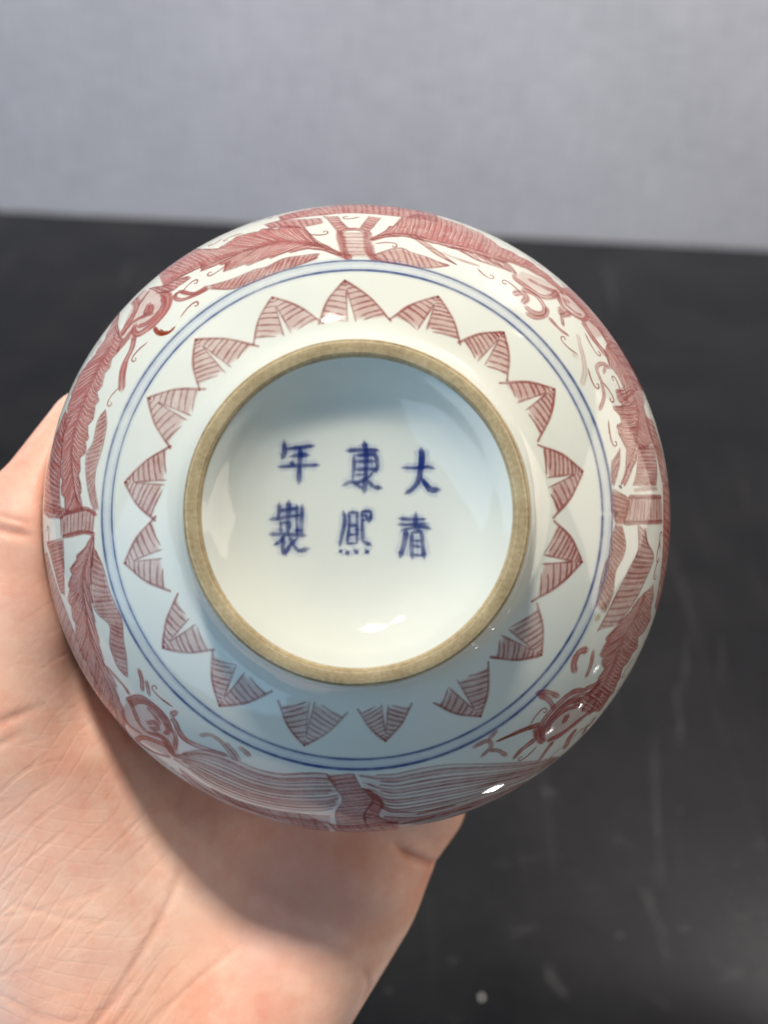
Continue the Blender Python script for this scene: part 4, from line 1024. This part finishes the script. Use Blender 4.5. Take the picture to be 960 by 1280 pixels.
def mat_skin():
    m, nt, p, out = new_mat('skin')
    tc = node(nt, 'ShaderNodeTexCoord').outputs['Object']
    at = node(nt, 'ShaderNodeAttribute', attribute_name='crease')
    n1 = node(nt, 'ShaderNodeTexNoise', {'Vector': tc, 'Scale': 38.0, 'Detail': 4.0, 'Roughness': 0.55}).outputs[0]
    n2 = node(nt, 'ShaderNodeTexNoise', {'Vector': tc, 'Scale': 260.0, 'Detail': 4.0, 'Roughness': 0.6}).outputs[0]
    f = math_n(nt, 'ADD', math_n(nt, 'MULTIPLY', n1, 0.75), math_n(nt, 'MULTIPLY', n2, 0.25))
    c = ramp(nt, f, [(0.34, srgb(224, 162, 139)), (0.5, srgb(236, 188, 166)), (0.66, srgb(241, 206, 187))])
    # blotches of blood under the skin, a bluish vein
    n4 = node(nt, 'ShaderNodeTexNoise', {'Vector': tc, 'Scale': 75.0, 'Detail': 5.0, 'Roughness': 0.7}).outputs[0]
    c = node(nt, 'ShaderNodeMix', {0: math_n(nt, 'MULTIPLY', ramp(nt, n4, [(0.48, 0.0), (0.68, 1.0)]), 0.42), 6: c, 7: srgb(222, 140, 118)}, data_type='RGBA').outputs[2]
    n5 = node(nt, 'ShaderNodeTexNoise', {'Vector': node(nt, 'ShaderNodeMapping', {'Vector': tc, 'Location': (0.3, 0.1, 0), 'Scale': (1, 1.7, 1)}).outputs[0], 'Scale': 26.0, 'Detail': 2.0}).outputs[0]
    c = node(nt, 'ShaderNodeMix', {0: math_n(nt, 'MULTIPLY', ramp(nt, n5, [(0.52, 0.0), (0.66, 1.0)]), 0.32), 6: c, 7: srgb(206, 176, 168)}, data_type='RGBA').outputs[2]
    crf = math_n(nt, 'MINIMUM', math_n(nt, 'MULTIPLY', at.outputs['Fac'], 0.55), 0.40)
    mx = node(nt, 'ShaderNodeMix', {0: crf, 6: c, 7: srgb(168, 84, 62)}, data_type='RGBA')
    nt.links.new(mx.outputs[2], p.inputs['Base Color'])
    p.inputs['Roughness'].default_value = 0.52
    p.inputs['Specular IOR Level'].default_value = 0.38
    p.inputs['Subsurface Weight'].default_value = 0.22
    p.inputs['Subsurface Radius'].default_value = (1.0, 0.36, 0.2)
    p.inputs['Subsurface Scale'].default_value = 0.0022
    # fine crossing skin lines: three families of thin furrows, broken by noise
    hs = None
    for ang, sc_, wt, dist in ((-0.68, 260, 1.0, 2.4), (-0.12, 230, 0.6, 3.0), (-1.05, 420, 0.55, 2.4), (0.35, 520, 0.35, 4.0)):
        mp = node(nt, 'ShaderNodeMapping', {'Vector': tc, 'Rotation': (0, 0, ang)}).outputs[0]
        wv = node(nt, 'ShaderNodeTexWave', {'Vector': mp, 'Scale': sc_ / 3.3, 'Distortion': dist, 'Detail': 3.0, 'Detail Scale': 0.6, 'Detail Roughness': 0.6}, wave_type='BANDS', bands_direction='Y').outputs['Fac']
        ln = ramp(nt, wv, [(0.0, 1.0), (0.16, 0.0)])
        mk = node(nt, 'ShaderNodeTexNoise', {'Vector': mp, 'Scale': 95.0 + 20 * ang, 'Detail': 2.0}).outputs[0]
        ln = math_n(nt, 'MULTIPLY', math_n(nt, 'MULTIPLY', ln, ramp(nt, mk, [(0.42, 0.0), (0.62, 1.0)])), wt)
        hs = ln if hs is None else math_n(nt, 'ADD', hs, ln)
    sx = node(nt, 'ShaderNodeSeparateXYZ', {'Vector': tc}).outputs[0]
    hs = math_n(nt, 'MULTIPLY', hs, ramp(nt, math_n(nt, 'MULTIPLY_ADD', sx, -14.0, -0.1), [(0.25, 0.22), (0.60, 1.0)]))
    sy = node(nt, 'ShaderNodeSeparateXYZ', {'Vector': tc}).outputs[1]
    hs = math_n(nt, 'MULTIPLY', hs, ramp(nt, math_n(nt, 'MULTIPLY', sy, -10.0), [(0.30, 0.30), (0.50, 1.0)]))
    vo = node(nt, 'ShaderNodeTexVoronoi', {'Vector': tc, 'Scale': 1300.0}, feature='DISTANCE_TO_EDGE').outputs['Distance']
    pore = ramp(nt, vo, [(0.0, 0.0), (0.25, 1.0)])
    hh = math_n(nt, 'SUBTRACT', math_n(nt, 'MULTIPLY', pore, 0.10), hs)
    hh = math_n(nt, 'ADD', hh, math_n(nt, 'MULTIPLY', n2, 0.5))
    b = node(nt, 'ShaderNodeBump', {'Height': hh, 'Strength': 0.36, 'Distance': 0.00020})
    nt.links.new(b.outputs[0], p.inputs['Normal'])
    return m


HV, HQ, HC = build_hand()
me = bpy.data.meshes.new('hand')
me.vertices.add(len(HV))
me.vertices.foreach_set('co', HV.astype(np.float32).ravel())
me.loops.add(HQ.size)
me.loops.foreach_set('vertex_index', HQ.astype(np.int32).ravel())
me.polygons.add(len(HQ))
me.polygons.foreach_set('loop_start', np.arange(0, HQ.size, 4, dtype=np.int32))
me.polygons.foreach_set('use_smooth', np.ones(len(HQ), bool))
me.update(calc_edges=True)
me.validate()
a = me.attributes.new('crease', 'FLOAT', 'POINT')
a.data.foreach_set('value', HC.astype(np.float32))
me.materials.append(mat_skin())
hand = bpy.data.objects.new('hand', me)
COL.objects.link(hand)
hand.matrix_world = CAM
tag(hand, 'bare hand with open palm holding the porcelain bowl from behind', 'hand')

# ------------------------------------------------------------------ scuffs, dust smears and a crumb on the table (millimetres)
SCUFFS = [
    ([(139.2, 340.1), (133.7, 304.1), (130.3, 278.1), (127.6, 257.3)], 3.6, 0.30),
    ([(119.6, 256.9), (121.7, 250.9), (123.0, 242.9), (126.3, 235.1)], 4.5, 0.42),
    ([(170.5, 418.0), (165.2, 393.4), (159.6, 371.4)], 3.6, 0.20),
    ([(189.2, 416.2), (180.6, 376.1)], 4.0, 0.16),
    ([(156.9, 374.5), (154.1, 351.2), (150.2, 337.3)], 3.4, 0.22),
    ([(152.9, 370.9), (159.3, 378.0)], 4.2, 0.20),
    ([(56.1, 265.8), (61.7, 265.7)], 2.5, 0.30),
    ([(67.5, 268.0), (74.7, 269.6)], 2.5, 0.35),
    ([(79.8, 271.1), (87.5, 274.0)], 2.1, 0.20),
    ([(81.5, 305.5), (85.2, 305.2)], 5.2, 0.38),
    ([(109.5, 280.6), (113.2, 281.3)], 4.3, 0.35),
    ([(116.6, 278.2), (119.0, 277.5)], 2.9, 0.35),
    ([(146.8, 266.2), (149.5, 265.9)], 3.9, 0.30),
    ([(162.7, 271.1), (164.9, 274.4)], 2.8, 0.25),
    ([(133.0, 239.1), (135.0, 238.8)], 4.1, 0.40),
    ([(143.3, 224.6), (145.1, 224.0)], 4.6, 0.30),
    ([(74.9, 218.6), (76.4, 214.1), (79.8, 209.7)], 6.5, 0.28),
    ([(174.3, 280.7), (179.9, 283.1)], 3.6, 0.30),
    ([(157.3, 245.5), (165.8, 246.7)], 3.1, 0.30),
    ([(36.3, 220.0), (38.2, 220.4)], 3.8, 0.35),
    ([(123.1, 232.2), (124.5, 225.3)], 4.7, 0.22),
    ([(61.8, 234.1), (71.2, 236.4)], 5.9, 0.15),
    ([(142.6, 295.8), (136.2, 258.6)], 2.6, 0.12),
    ([(146.0, 218.0), (153.3, 221.7)], 6.5, 0.20),
    ([(111.1, 211.3), (122.6, 204.8)], 3.2, 0.18),
    ([(146.7, 259.2), (146.0, 249.7)], 3.1, 0.20),
    ([(124.3, 367.9), (122.1, 336.5)], 2.9, 0.10),
    ([(238.3, 566.2), (228.3, 514.5)], 4.4, 0.10),
    ([(90.8, 256.0), (104.3, 253.7)], 2.8, 0.14),
    ([(34.6, 197.2), (38.2, 194.9)], 2.8, 0.30),
]
CRUMB = (47.9, 205.5)


def mat_scuff():
    m, nt, p, out = new_mat('dust_scuff')
    tc = node(nt, 'ShaderNodeTexCoord').outputs['Object']
    at = node(nt, 'ShaderNodeAttribute', attribute_name='paint')
    n = node(nt, 'ShaderNodeTexNoise', {'Vector': tc, 'Scale': 420.0, 'Detail': 5.0, 'Roughness': 0.7}).outputs[0]
    n2 = node(nt, 'ShaderNodeTexNoise', {'Vector': tc, 'Scale': 70.0, 'Detail': 2.0}).outputs[0]
    k = math_n(nt, 'MULTIPLY', ramp(nt, n, [(0.35, 0.0), (0.68, 1.0)]), ramp(nt, n2, [(0.3, 0.35), (0.65, 1.0)]))
    a = math_n(nt, 'MULTIPLY', at.outputs['Alpha'], k)
    p.inputs['Base Color'].default_value = srgb(196, 194, 190)
    p.inputs['Roughness'].default_value = 0.9
    mx = node(nt, 'ShaderNodeMixShader', {0: a, 1: node(nt, 'ShaderNodeBsdfTransparent').outputs[0], 2: p.outputs[0]})
    nt.links.new(mx.outputs[0], out.inputs['Surface'])
    return m


M_SCUFF = mat_scuff()
for i, (pts, wd, al) in enumerate(SCUFFS):
    P = np.array(pts)
    L = np.sqrt((np.diff(P, axis=0) ** 2).sum(1)).sum()
    n = max(6, int(L / 1.5))
    c = catmull(P, n)
    T = np.gradient(c, axis=0)
    T /= np.maximum(np.linalg.norm(T, axis=1)[:, None], 1e-9)
    c = np.concatenate([[c[0] - T[0] * wd * .6], c, [c[-1] + T[-1] * wd * .6]])
    T = np.concatenate([T[:1], T, T[-1:]])
    B = np.stack([-T[:, 1], T[:, 0]], 1)
    n += 2
    u = np.linspace(0, 1, n)
    wv = wd * 0.5 * (0.75 + 0.35 * np.sin(u * 11 + i) * np.sin(u * 5 + 2 * i))
    rows = [c - B * wv[:, None], c - B * wv[:, None] * .35, c + B * wv[:, None] * .35, c + B * wv[:, None]]
    av = al * 0.45 * np.minimum(1, np.minimum(u, 1 - u) * 5)
    V = np.concatenate([np.concatenate([r, np.full((n, 1), 0.25 + 0.03 * i)], 1) for r in rows]) * .001
    Cc = np.concatenate([np.concatenate([np.ones((n, 3)), (av * f)[:, None]], 1) for f in (0, 1, 1, 0)])
    Fc = [(q * n + k, q * n + k + 1, (q + 1) * n + k + 1, (q + 1) * n + k) for q in range(3) for k in range(n - 1)]
    mesh_obj('scuff_mark', V, [f[::-1] for f in Fc], M_SCUFF, table, attrs={'paint': ('FLOAT_COLOR', Cc)})

m_crumb, nt_, p_, _ = new_mat('crumb_white')
p_.inputs['Base Color'].default_value = srgb(225, 222, 214)
p_.inputs['Roughness'].default_value = 0.8
import bmesh
bm = bmesh.new()
bmesh.ops.create_icosphere(bm, subdivisions=2, radius=1.0)
r2 = random.Random(3)
for v in bm.verts:
    k = 1 + 0.25 * (r2.random() - .5)
    v.co = Vector((v.co.x * 0.0008 * k, v.co.y * 0.0014 * k, v.co.z * 0.0007 * k + 0.0006))
me = bpy.data.meshes.new('crumb')
bm.to_mesh(me)
bm.free()
me.materials.append(m_crumb)
crumb = bpy.data.objects.new('crumb', me)
COL.objects.link(crumb)
crumb.location = (CRUMB[0] * .001, CRUMB[1] * .001, 0)
tag(crumb, 'tiny white crumb lying on the black table near the wrist', 'crumb')
